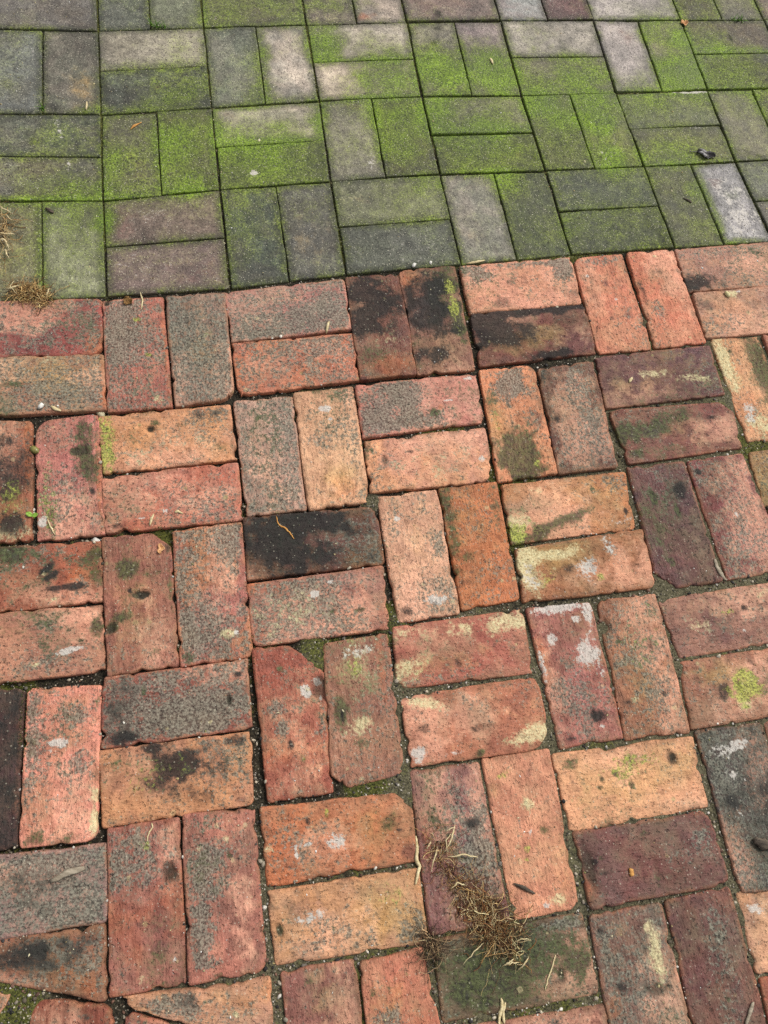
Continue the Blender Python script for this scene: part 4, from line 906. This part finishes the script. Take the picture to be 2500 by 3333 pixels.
class Batch:
    def __init__(self):
        self.v, self.q, self.c, self.n = [], [], [], 0

    def add(self, v, q, col):
        self.v.append(v)
        self.q.append(q + self.n)
        self.c.append(np.tile((*lin(col), 1), (len(v), 1)) if np.ndim(col) == 1 else col)
        self.n += len(v)

    def build(self, name, mat, parent=None, smooth=True, origin=(0, 0, 0)):
        me = mesh_np(name, np.vstack(self.v) - np.asarray(origin), np.vstack(self.q), smooth)
        col_attr(me, "tint", np.vstack(self.c))
        return link(name, me, mat, parent, None if parent else origin)


MAT_TINT = simple_mat("dry_plant_fibre", (0, 0, 0), (0, 0, 0), 600, 0.8, use_attr=True)
MAT_STONE = simple_mat("small_stone", (0, 0, 0), (0, 0, 0), 500, 0.75, use_attr=True, bump=0.0003)
MAT_WOOD_GREY = simple_mat("weathered_wood", (128, 116, 98), (178, 166, 146), 260, 0.85, (0.15, 1, 1))
MAT_WOOD_DARK = simple_mat("dark_bark", (40, 34, 30), (104, 92, 78), 220, 0.85, (0.2, 1, 1))
MAT_STRAW = simple_mat("dry_straw", (186, 166, 120), (222, 206, 164), 260, 0.75, (0.2, 1, 1))
MAT_AMBER = simple_mat("amber_wood", (176, 116, 54), (216, 164, 92), 260, 0.7, (0.2, 1, 1))
MAT_LEAF_DARK = simple_mat("wet_dead_leaf", (24, 22, 26), (58, 50, 50), 240, 0.4, spec=0.5)
MAT_LEAF_TAN = simple_mat("dry_leaf", (190, 134, 84), (226, 178, 128), 240, 0.7)
MAT_NUT = simple_mat("olive_nut_shell", (104, 100, 48), (140, 134, 72), 160, 0.35, (0.3, 1, 1), 0.0002, spec=0.5)
MAT_SPROUT = simple_mat("fresh_green_leaf", (110, 150, 48), (156, 190, 84), 200, 0.5)
MAT_GRASS = simple_mat("grass_blade", (52, 92, 22), (110, 150, 44), 200, 0.6)
MAT_CHIP = simple_mat("brick_chip", (176, 78, 44), (208, 112, 70), 180, 0.9)
MAT_WHITE = simple_mat("white_stone", (196, 192, 182), (236, 234, 226), 200, 0.6)


def poly_path(pts, n, wob=0.0, lift=0.0006):
    """survey polyline -> n points laid on the paving"""
    p = np.array([at(*q) for q in pts])
    u = np.linspace(0, len(p) - 1, n)
    xy = np.column_stack([np.interp(u, np.arange(len(p)), p[:, k]) for k in (0, 1)])
    xy += rng.normal(0, wob, xy.shape)
    z = np.array([top_z(*a) for a in xy])
    for _ in range(3):                                   # stiff: bridges the joints
        z = np.maximum(z, np.convolve(np.pad(z, 1, 'edge'), (.3, .4, .3), 'valid'))
    return np.column_stack([xy, z + lift])


def sliver(name, label, cat, pts, width, thick, mat, n=9, taper=.55, sides=5, wob=.0003):
    """a splinter, stick or straw: a flat jagged bar that tapers at both ends"""
    path = poly_path(pts, n, wob, thick * .5)
    prof = np.clip(np.sin(np.linspace(.12, math.pi - .12, n)) ** taper, .25, 1) * (1 + rng.normal(0, .12, n))
    v, q = tube(path, width * .5 * prof, sides)
    base = path.mean(0)
    zc = np.repeat(path[:, 2], sides)
    v[:, 2] = zc + (v[:, 2] - zc) * min(1, thick / width)
    ends = np.arange(n * sides).reshape(n, sides)
    c0, c1 = len(v), len(v) + 1
    v = np.vstack([v, path[0], path[-1]])
    caps = [(c0, ends[0, (k + 1) % sides], ends[0, k]) for k in range(sides)] + [(c1, ends[-1, k], ends[-1, (k + 1) % sides]) for k in range(sides)]
    me = bpy.data.meshes.new(name)
    me.from_pydata((v - base).tolist(), [], [tuple(map(int, f)) for f in q] + [tuple(map(int, f)) for f in caps])
    me.polygons.foreach_set("use_smooth", np.ones(len(me.polygons), bool))
    return tag(link(name, me, mat, None, base), label, cat)


sliver("wood_splinter", "flat grey wood splinter on the grey brick near the left edge", "splinter", [('g', 308, 802), ('g', 400, 752), ('g', 510, 724)], .0085, .003, MAT_WOOD_GREY, 10, .3, 6)
sliver("dry_stick", "straight pale stick at the bottom right corner", "stick", [('i', 1528, 1668), ('i', 1550, 1590), ('i', 1572, 1528)], .0055, .0035, MAT_WOOD_GREY, 9, .4)
sliver("dark_twig", "short dark twig on the orange brick right of the big root clump", "twig", [('i', 132, 815), ('i', 200, 845), ('i', 262, 876)], .006, .004, MAT_WOOD_DARK, 9, .7)
sliver("bark_piece", "curled dark bark piece on the dark grey brick at right edge", "bark", [('i', 1560, 548), ('i', 1610, 572), ('i', 1690, 590)], .017, .008, MAT_WOOD_DARK, 9, .6, 7, .0008)
sliver("wood_chip", "tiny amber wood chip on the dark purple brick", "wood chip", [('i', 834, 724), ('i', 838, 772)], .0075, .003, MAT_AMBER, 5, .15, 6)
sliver("bark_strip", "curved grey bark strip in the joint between two maroon bricks", "bark", [('f', 1338, 405), ('f', 1352, 460), ('f', 1380, 505), ('f', 1418, 528)], .0075, .0025, MAT_WOOD_GREY, 12, .5, 6)
sliver("straw", "short upright straw beside the grey top row brick", "straw", [('b', 484, 520), ('b', 499, 456)], .005, .003, MAT_STRAW, 5, .3)
sliver("straw", "straw lying along the seam between grey pavers and orange brick", "straw", [('b', 1325, 106), ('b', 1380, 98), ('b', 1432, 88)], .005, .003, MAT_STRAW, 7, .4)
sliver("straw", "long pale straw at the top of the reddish brick below the pavers", "straw", [('a', 843, 282), ('a', 857, 330), ('a', 850, 386)], .0032, .002, MAT_STRAW, 7, .5)
sliver("straw", "slim straw crossing the lower edge of the speckled red brick", "straw", [('d', 898, 205), ('d', 908, 168), ('d', 922, 138)], .0045, .002, MAT_STRAW, 6, .4)
sliver("straw", "thin straw on the brick beside the seedling", "straw", [('d', 282, 165), ('d', 300, 205), ('d', 328, 258)], .003, .002, MAT_STRAW, 7, .5)
sliver("straw", "curled white straw near the lower right of the speckled red brick", "straw", [('d', 1048, 126), ('d', 1070, 118), ('d', 1100, 134)], .0045, .002, MAT_STRAW, 7, .6)
sliver("bark_strip", "pale bark strip on the edge of the olive grey brick at left", "bark", [('a', 308, 965), ('a', 335, 980), ('a', 368, 992)], .0065, .003, MAT_STRAW, 7, .5)
sliver("root_strand", "thin tan root with a pale tip on the almost black brick", "root", [('e', 183, 152), ('e', 193, 195), ('e', 240, 225), ('e', 270, 255), ('e', 290, 286)], .0026, .0016, MAT_AMBER, 14, .4)
sliver("root_strand", "long yellow root in the joint left of the big root clump", "root", [('h', 1020, 530), ('h', 1030, 600), ('h', 1024, 670), ('h', 1045, 715), ('h', 1028, 770), ('h', 1018, 822)], .0055, .0035, MAT_STRAW, 16, .4)
sliver("root_strand", "yellow root at the bottom edge, left of a close pair", "root", [('i', 60, 1508), ('i', 66, 1560), ('i', 50, 1610), ('i', 46, 1668)], .005, .003, MAT_STRAW, 10, .4)
sliver("root_strand", "yellow root at the bottom edge, right of a close pair", "root", [('i', 84, 1530), ('i', 72, 1590), ('i', 76, 1655)], .0042, .003, MAT_STRAW, 10, .4)
sliver("root_strand", "very thin pale fibre crossing the dark green brick at the bottom", "root", [('i', 384, 1245), ('i', 360, 1330), ('i', 335, 1400), ('i', 322, 1460)], .0022, .0014, MAT_STRAW, 14, .3)
sliver("root_strand", "fine curved fibre on the brick with a crumbled hole", "root", [('g', 882, 562), ('g', 895, 510), ('g', 918, 475), ('g', 908, 452)], .0022, .0014, MAT_STRAW, 12, .3)
sliver("root_strand", "orange twiglet on a mossy paver at upper left", "root", [('P', 782, 776), ('P', 802, 755), ('P', 850, 730)], .0045, .003, MAT_AMBER, 9, 1.2)
sliver("straw", "short straw on the paver beside the brown stain at left", "straw", [('P', 518, 658), ('P', 522, 612)], .004, .002, MAT_STRAW, 5, .3)
sliver("straw", "pale straw on a bright mossy paver at the top", "straw", [('Q', 1468, 350), ('Q', 1482, 384)], .006, .003, MAT_STRAW, 5, .4)
sliver("straw", "thin straw on the olive paver near the dark leaf", "straw", [('R', 1145, 1188), ('R', 1190, 1210), ('R', 1200, 1218)], .0045, .0025, MAT_WOOD_DARK, 7, .6)
sliver("straw", "pale straw above the lichen speckled brick in the middle right", "straw", [('c', 824, 822), ('c', 842, 792)], .005, .002, MAT_STRAW, 5, .3)
sliver("bark_piece", "small brown bark crumb on the paver below the left root clump", "bark", [('P', 275, 1252), ('P', 300, 1268), ('P', 325, 1282)], .008, .004, MAT_WOOD_DARK, 6, .6)


def leaf(name, label, p0, p1, width, mat, curl, stem_from=None, notch=0.0):
    a, c = at(*p0), at(*p1)
    ax = c - a
    L = np.linalg.norm(ax)
    ax /= L
    ay = np.array([-ax[1], ax[0]])
    z0 = max(top_z(*a), top_z(*c), top_z(*((a + c) / 2))) + .0012
    n, m = 14, 7
    V = []
    for i in range(n + 1):
        u = i / n
        hw = width * .5 * math.sin(math.pi * min(1, u * .97 + .03)) ** .8 * (1 + notch * math.sin(u * 31))
        for k in range(m):
            w = (k / (m - 1) - .5) * 2
            p = a + ax * (u * L) + ay * (hw * w + .0012 * math.sin(u * 9))
            V.append((p[0], p[1], z0 + curl * w * w + .0014 * math.sin(u * 8 + w) + .0006 * math.sin(u * 25 + w * 5)))
    V = np.array(V)
    base = np.array([*((a + c) / 2), z0])
    idx = np.arange((n + 1) * m).reshape(n + 1, m)
    Q = np.stack([idx[:-1, :-1], idx[1:, :-1], idx[1:, 1:], idx[:-1, 1:]], -1).reshape(-1, 4)
    root = bpy.data.objects.new(name, None)
    COL.objects.link(root)
    root.location = base
    bl = link("blade", mesh_np("blade", V - base, Q), mat, root)
    sm = bl.modifiers.new("thickness", 'SOLIDIFY')
    sm.thickness = .0006
    mid = V.reshape(n + 1, m, 3)[:, m // 2] + (0, 0, .0003)
    tv, tq = tube(mid, np.linspace(.0007, .0002, n + 1), 4)
    link("midrib", mesh_np("midrib", tv - base, tq), mat, root)
    if stem_from:
        s0 = at(*stem_from)
        pts = np.array([[*(s0 + (a - s0) * u), z0 + .0006] for u in np.linspace(0, 1.06, 6)])
        tv, tq = tube(pts, .0008, 5)
        link("stem", mesh_np("stem", tv - base, tq), mat, root)
    return tag(root, label, "leaf")


leaf("dead_leaf", "dark wet dead leaf with a stem on an olive paver at right", ('R', 1230, 915), ('R', 1338, 948), .019, MAT_LEAF_DARK, .004, ('R', 1183, 914), .14)
leaf("leaf_scrap", "orange dry leaf scrap in the mossy joint at upper right", ('R', 1132, 142), ('R', 1174, 148), .016, MAT_LEAF_TAN, .002, None, .25)
leaf("leaf_scrap", "tan dry leaf scrap by the chipped brick corner", ('d', 962, 372), ('d', 968, 312), .009, MAT_LEAF_TAN, .0015, None, .15)
leaf("leaf_scrap", "crumpled brown leaf on top of the reddish brick below the pavers", ('a', 748, 322), ('a', 792, 352), .014, simple_mat("brown_leaf", (92, 66, 36), (146, 110, 62), 240, .8), .003, None, .3)


def lathe(profile, sides=14):
    V, F = [], []
    for z, r_ in profile:
        V += [(r_ * math.cos(2 * math.pi * k / sides), r_ * math.sin(2 * math.pi * k / sides), z) for k in range(sides)]
    for i in range(len(profile) - 1):
        for k in range(sides):
            k2 = (k + 1) % sides
            F.append((i * sides + k, i * sides + k2, (i + 1) * sides + k2, (i + 1) * sides + k))
    return np.array(V), np.array(F)


# acorn wedged in the joint
ac = bpy.data.objects.new("acorn", None)
COL.objects.link(ac)
pa = at('a', 205, 1222)
ac.location = (pa[0], pa[1], -.001)
ac.rotation_euler = (math.radians(78), 0, math.radians(70))
prof = [(-.0085, .0002), (-.0078, .0022), (-.005, .0046), (0, .0056), (.005, .0048), (.0078, .0026), (.0088, .0009), (.0098, .0002)]
link("nut", mesh_np("nut", *lathe(prof)), MAT_NUT, ac)
link("scar", mesh_np("scar", *lathe([(-.0091, .0002), (-.0089, .0024), (-.0076, .0027), (-.0072, .0002)])), MAT_STRAW, ac)
tag(ac, "small olive green acorn wedged in the joint at left", "acorn")


def blade_mesh(p, ang, length, width, lean, n=6):
    V = []
    for i in range(n + 1):
        u = i / n
        out = lean * length * u * u
        hw = width * .5 * (1 - u) ** .6 + .0001
        c_, s_ = math.cos(ang), math.sin(ang)
        x, y, z = p[0] + c_ * out, p[1] + s_ * out, p[2] + length * u * (1 - .35 * u * lean)
        V += [(x - s_ * hw, y + c_ * hw, z), (x + c_ * hw * .4, y + s_ * hw * .4, z - hw * .4), (x + s_ * hw, y - c_ * hw, z)]
    idx = np.arange((n + 1) * 3).reshape(n + 1, 3)
    Q = np.stack([idx[:-1], np.roll(idx, -1, 1)[:-1], np.roll(idx, -1, 1)[1:], idx[1:]], -1).reshape(-1, 4)
    return np.array(V), Q


def tuft(label, pts, count):
    p = [at(*q) for q in pts]
    base = np.array([*np.mean(p, 0), -.004])
    root = bpy.data.objects.new("grass_tuft", None)
    COL.objects.link(root)
    root.location = base
    for k in range(count):
        u = rng.uniform(0, len(p) - 1)
        i = min(int(u), len(p) - 2)
        q = p[i] + (p[i + 1] - p[i]) * (u - i) + rng.normal(0, .0015, 2)
        v, f = blade_mesh((q[0], q[1], -.004), rng.uniform(0, 6.28), rng.uniform(.009, .018), rng.uniform(.0012, .0024), rng.uniform(.3, 1.1))
        link("grass_blade", mesh_np("grass_blade", v - base, f), MAT_GRASS, root)
    return tag(root, label, "grass")


tuft("tiny green grass tuft in the joint at the upper left", [('P', 908, 150), ('P', 950, 158), ('P', 998, 160)], 34)
tuft("tiny green grass tuft in the joint at the upper right", [('R', 1440, 122), ('R', 1480, 126), ('R', 1515, 124)], 30)
tuft("single green sprout in the open joint between pavers at left", [('P', 240, 640), ('P', 252, 655)], 9)

# seedling with two round leaves
sd = bpy.data.objects.new("seedling", None)
COL.objects.link(sd)
ps = at('d', 197, 150)
sd.location = (ps[0], ps[1], -.006)
tv, tq = tube([(0, 0, -.002), (.0005, 0, .004), (0, .0005, .009)], .0006, 5)
link("stem", mesh_np("stem", tv, tq), MAT_SPROUT, sd)
for ang_, ln_ in ((2.9, .0095), (.5, .0085)):
    V_, n_, m_ = [], 8, 5
    for i in range(n_ + 1):
        u = i / n_
        hw = .0036 * math.sin(math.pi * (u * .93 + .05)) ** .7
        for k in range(m_):
            w = (k / (m_ - 1) - .5) * 2
            x, y = u * ln_, hw * w
            V_.append((x * math.cos(ang_) - y * math.sin(ang_), x * math.sin(ang_) + y * math.cos(ang_), .009 + .002 * u + .0006 * w * w))
    ix = np.arange((n_ + 1) * m_).reshape(n_ + 1, m_)
    lf_ = link("leaf", mesh_np("leaf", np.array(V_), np.stack([ix[:-1, :-1], ix[1:, :-1], ix[1:, 1:], ix[:-1, 1:]], -1).reshape(-1, 4)), MAT_SPROUT, sd)
    lf_.modifiers.new("thickness", 'SOLIDIFY').thickness = .0005
tag(sd, "tiny two-leaved green seedling in the joint at the left", "seedling")

ICO = None


def stone_mesh(r_, sx, sy, sz):
    global ICO
    if ICO is None:
        import bmesh
        bm = bmesh.new()
        bmesh.ops.create_icosphere(bm, subdivisions=1, radius=1)
        ICO = (np.array([v.co[:] for v in bm.verts]), np.array([[v.index for v in f.verts] for f in bm.faces]))
        bm.free()
    v = ICO[0] * (1 + rng.normal(0, .16, (len(ICO[0]), 1)))
    a = rng.uniform(0, 6.28)
    v = v * (sx, sy, sz) * r_
    return np.column_stack([v[:, 0] * math.cos(a) - v[:, 1] * math.sin(a), v[:, 0] * math.sin(a) + v[:, 1] * math.cos(a), v[:, 2]]), ICO[1]


def pebble(label, t, x, y, r_, mat, name="pebble", cat="pebble", shape=(1.3, .9, .6)):
    p = at(t, x, y)
    v, f = stone_mesh(r_, *shape)
    me = mesh_np(name, v, f)
    return tag(link(name, me, mat, None, (p[0], p[1], top_z(*p) + r_ * .35)), label, cat)


pebble("white oval pebble on the seam above the dark brick pair", 'b', 1008, 122, .0045, MAT_WHITE)
pebble("smaller white pebble on the paver just right of the oval pebble", 'b', 1108, 105, .0028, MAT_WHITE)
pebble("white pebble on the olive grey brick at the left", 'a', 246, 965, .005, MAT_WHITE)
pebble("pale pebble in the joint above the orange brick at left", 'a', 597, 995, .0065, simple_mat("tan_stone", (170, 160, 130), (206, 196, 164), 200, .7))
pebble("white stone in the joint under the brick with the seedling", 'd', 566, 288, .0058, MAT_WHITE)
pebble("cream stone on the orange brick at the right edge", 'c', 1410, 298, .006, simple_mat("cream_stone", (208, 196, 140), (232, 224, 176), 200, .8))
pebble("orange brick chip lodged in the joint under the grey brick", 'b', 85, 562, .0085, MAT_CHIP, "brick_chip", "brick chip", (1.5, .6, .28))


# root clumps
def root_clump(label, spine, width, height, count, flen, strands, cols, seed):
    r = np.random.default_rng(seed)
    sp = np.array([at(*q[:3]) for q in spine])
    wd = np.array([q[3] for q in spine]) * width
    dens = np.array([q[4] for q in spine])
    base = np.array([*sp.mean(0), .002])
    root = bpy.data.objects.new("root_clump", None)
    COL.objects.link(root)
    root.location = base
    tag(root, label, "roots")
    B, CR = Batch(), []
    us = r.choice(np.linspace(0, len(sp) - 1, 200), count, p=(lambda d: d / d.sum())(np.interp(np.linspace(0, len(sp) - 1, 200), np.arange(len(sp)), dens)))
    for u in us:
        i = min(int(u), len(sp) - 2)
        f = u - i
        c = sp[i] * (1 - f) + sp[i + 1] * f
        w = wd[i] * (1 - f) + wd[i + 1] * f
        off = r.normal(0, .45, 2) * w
        hh = height * math.exp(-(np.linalg.norm(off) / w) ** 2 * 1.2)
        p = np.array([*(c + off), .0015 + r.uniform(0, 1) * hh])
        ang, n = r.uniform(0, 6.28), 7
        st = r.uniform(*flen) / n
        pts = [p.copy()]
        bend = r.normal(0, .22)
        for _ in range(n):
            ang += bend * .6 + r.normal(0, .28)
            p = p + (math.cos(ang) * st, math.sin(ang) * st, r.normal(0, .35) * st)
            p[2] = min(max(p[2], .0012), .0012 + hh * 1.4 + .002)
            pts.append(p.copy())
        col = np.array(cols[r.integers(len(cols))]) * r.uniform(.75, 1.2)
        v, q = tube(pts, r.choice([.00018, .00026, .00036, .0006], p=[.4, .3, .2, .1]), 3)
        B.add(v - base, q, np.clip(col, 5, 245))
    for _ in range(count // 5):                              # soil crumbs caught in the roots
        u = r.choice(us)
        i = min(int(u), len(sp) - 2)
        c = sp[i] + (sp[i + 1] - sp[i]) * (u - i) + r.normal(0, .3, 2) * (wd[i] * (1 - (u - i)) + wd[i + 1] * (u - i))
        v, f = stone_mesh(r.uniform(.0006, .0018), 1.1, .9, .7)
        CR.append((v + (*c, .0018) - base, f, np.array((62, 46, 32)) * r.uniform(.5, 1.3)))
    fo = B.build("fibre_mat", MAT_TINT, root)
    fo["kind"] = "stuff"
    K = Batch()
    for v, f, c in CR:
        K.add(v, f, c)
    ko = K.build("soil_crumbs", MAT_STONE, root, False)
    ko["kind"] = "stuff"
    for pts, wdt in strands:
        path = poly_path(pts, 12, .0004, .003)
        path[:, 2] += .004 * np.sin(np.linspace(0, math.pi, 12))
        v, q = tube(path, wdt * .25 * np.clip(np.sin(np.linspace(.15, 3.05, 12)) ** .7, .12, 1) * (1 + r.normal(0, .15, 12)), 5)
        link("thick_root", mesh_np("thick_root", v - base, q), MAT_STRAW, root)
    return root


TAN = [(228, 204, 156), (206, 176, 122), (170, 134, 84), (132, 98, 58), (110, 76, 46), (92, 62, 40), (66, 46, 32), (140, 92, 54)]
BROWN = [(226, 196, 140), (200, 164, 108), (180, 140, 84), (140, 100, 58), (110, 76, 42), (84, 58, 34), (214, 180, 120)]
root_clump("large tangled clump of tan roots on the bricks at lower middle", [('h', 1130, 540, .7, .45), ('h', 1180, 640, .7, .55), ('h', 1260, 790, .7, .65), ('h', 1360, 900, 1.0, 1.3), ('h', 1450, 1010, 1.1, 2.4), ('h', 1520, 1120, 1.1, 2.2), ('h', 1600, 1210, 1.0, 1.4)],
           .029, .0042, 950, (.006, .032),
           [([('h', 1256, 462), ('h', 1232, 540), ('h', 1190, 628)], .0055), ([('h', 1190, 505), ('h', 1222, 485), ('h', 1254, 476)], .003), ([('h', 1108, 745), ('h', 1128, 660), ('h', 1150, 590)], .0035),
            ([('h', 1212, 655), ('h', 1300, 640), ('h', 1395, 660)], .005), ([('h', 1225, 850), ('h', 1265, 810), ('h', 1330, 825)], .005), ([('h', 1300, 1300), ('h', 1360, 1220), ('h', 1430, 1170)], .003),
            ([('h', 1545, 1310), ('h', 1590, 1280), ('h', 1640, 1290)], .004), ([('i', 160, 1330), ('i', 190, 1290), ('i', 218, 1250)], .0045), ([('i', 60, 1310), ('i', 100, 1280), ('i', 130, 1262)], .004),
            ([('i', 130, 1160), ('i', 180, 1140), ('i', 235, 1150)], .003), ([('h', 1110, 560), ('h', 1095, 580), ('h', 1085, 610)], .004), ([('h', 1210, 640), ('h', 1195, 560), ('h', 1240, 500)], .003)], TAN, 5)
root_clump("wispy grey root tuft in the joint left of the large clump", [('h', 1070, 1110, .6, 1), ('h', 1100, 1180, .8, 1.2), ('h', 1150, 1240, .8, .8)], .018, .005, 110, (.012, .04),
           [([('h', 1010, 1165), ('h', 1070, 1150), ('h', 1120, 1210)], .0025)], [(120, 96, 70), (80, 60, 44), (190, 160, 120), (60, 48, 38)], 6)
root_clump("brown fibrous root clump on the seam at left", [('a', 75, 290, .7, .6), ('a', 160, 275, 1, 1.6), ('a', 230, 300, .9, 1.2), ('a', 290, 335, .6, .5)], .022, .004, 400, (.008, .03),
           [([('a', 35, 272), ('a', 75, 268), ('a', 125, 245)], .007), ([('a', 275, 320), ('a', 295, 285), ('a', 302, 258)], .0055), ([('a', 90, 215), ('a', 70, 262), ('a', 110, 300)], .003)], BROWN, 7)
root_clump("pale stringy roots at the left edge on pavers", [('P', 5, 1270, .6, .6), ('P', 20, 1380, .8, 1.2), ('P', 25, 1450, .8, 1), ('P', 30, 1560, .5, .3)], .018, .008, 90, (.012, .05),
           [([('P', -20, 1400), ('P', 30, 1420), ('P', 92, 1412)], .0065), ([('P', -10, 1450), ('P', 40, 1455), ('P', 60, 1500)], .008), ([('P', 40, 1290), ('P', 70, 1335), ('P', 110, 1332)], .004), ([('P', 0, 1245), ('P', 30, 1270), ('P', 70, 1282)], .004),
            ([('P', 40, 1500), ('P', 50, 1545), ('P', 62, 1560)], .005)], [(214, 180, 124), (190, 150, 92), (224, 200, 150), (150, 110, 66)], 8)

# ------------------------------------------------------------------ loose small stuff
polys = np.array(FOOT)


def inside_any(p, grow=1.0):
    hit = np.zeros(len(p), bool)
    for q in polys:
        c = q.mean(0)
        qq = c + (q - c) * grow
        near = np.abs(p - c).max(1) < .16
        if not near.any():
            continue
        pp = p[near]
        s_ = None
        ok = np.ones(len(pp), bool)
        for k in range(4):
            a, b_ = qq[k], qq[(k + 1) % 4]
            cr = (b_[0] - a[0]) * (pp[:, 1] - a[1]) - (b_[1] - a[1]) * (pp[:, 0] - a[0])
            ok &= cr < 0
        hit[near] |= ok
    return hit


def scatter_px(n, y0, y1):
    return ground_px(np.column_stack([rng.uniform(-60, 2560, n), rng.uniform(y0, y1, n)]))


cand = scatter_px(45000, 780, 3400)
cand = cand[~inside_any(cand, 1.0)]
cand = cand[:3600]
B = Batch()
GC = [(60, 58, 56), (96, 90, 82), (140, 130, 114), (176, 166, 146), (112, 84, 70), (82, 74, 60), (44, 42, 42), (196, 190, 178)]
for p in cand:
    r_ = float(np.clip(rng.lognormal(math.log(.0011), .45), .0006, .0034))
    v, f = stone_mesh(r_, rng.uniform(.8, 1.4), rng.uniform(.7, 1.1), rng.uniform(.5, .9))
    z = top_z(*p)
    if z > -.0015:
        continue
    B.add(v + (p[0], p[1], z + r_ * .2), f, np.array(GC[rng.integers(len(GC))]) * rng.uniform(.8, 1.15))
tag(B.build("gravel", MAT_STONE, None, False), "fine gravel grains lying in the joints between bricks", "gravel", None, "stuff")

# flecks of seed husk, grit and plant crumbs over the faces
B = Batch()
FL = [(216, 206, 168), (196, 182, 136), (228, 224, 210), (176, 156, 108), (150, 150, 90), (238, 236, 230), (120, 100, 74), (60, 50, 40)]
pts_ = np.vstack([scatter_px(2300, -40, 960), scatter_px(1300, 900, 3380)])
for n, p in enumerate(pts_):
    z = top_z(*p)
    L_ = float(np.clip(rng.lognormal(math.log(.0011), .55), .0005, .006))
    W_ = L_ * rng.uniform(.25, .8)
    H_ = min(.0012, W_ * .5)
    a = rng.uniform(0, 6.28)
    c_, s_ = math.cos(a), math.sin(a)
    hx = np.array([(-1, 0), (-.4, .5), (.5, .42), (1, .05), (.4, -.5), (-.5, -.4)]) * rng.uniform(.8, 1.2, (6, 1)) * (L_, W_) * .5 * (1, 2)
    ring_ = np.column_stack([hx[:, 0] * c_ - hx[:, 1] * s_, hx[:, 0] * s_ + hx[:, 1] * c_])
    v = np.vstack([np.column_stack([ring_, np.zeros(6)]), np.column_stack([ring_ * .7, np.full(6, H_)])]) + (p[0], p[1], z)
    q = np.array([(k, (k + 1) % 6, 6 + (k + 1) % 6, 6 + k) for k in range(6)] + [(6, 7, 8, 9), (6, 9, 10, 11)])
    w_ = np.array((.2, .2, .16, .14, .08, .1, .06, .06))
    B.add(v, q, np.array(FL[rng.choice(8, p=w_)]) * rng.uniform(.85, 1.05))
tag(B.build("plant_crumbs", MAT_STONE, None, False), "scattered pale seed husks and crumbs over the paving", "litter", None, "stuff")

# cushions of moss standing in the joints
B = Batch()
for (t, x, y, rad, val) in MOSSY:
    c = at(t, x, y)
    p = c + rng.normal(0, rad * .5, (420, 2))
    p = p[~inside_any(p, .985)][:110]
    for a in p:
        z = top_z(*a)
        if z > .001:
            continue
        v, f = blade_mesh((a[0], a[1], z - .0005), rng.uniform(0, 6.28), rng.uniform(.0012, .0038), rng.uniform(.0008, .0016), rng.uniform(.2, .9), 2)
        B.add(v, f, np.array((66, 74, 32)) * rng.uniform(.55, 1.5))
tag(B.build("moss", MAT_TINT, None, True), "green moss growing in the joints between bricks", "moss", None, "stuff")
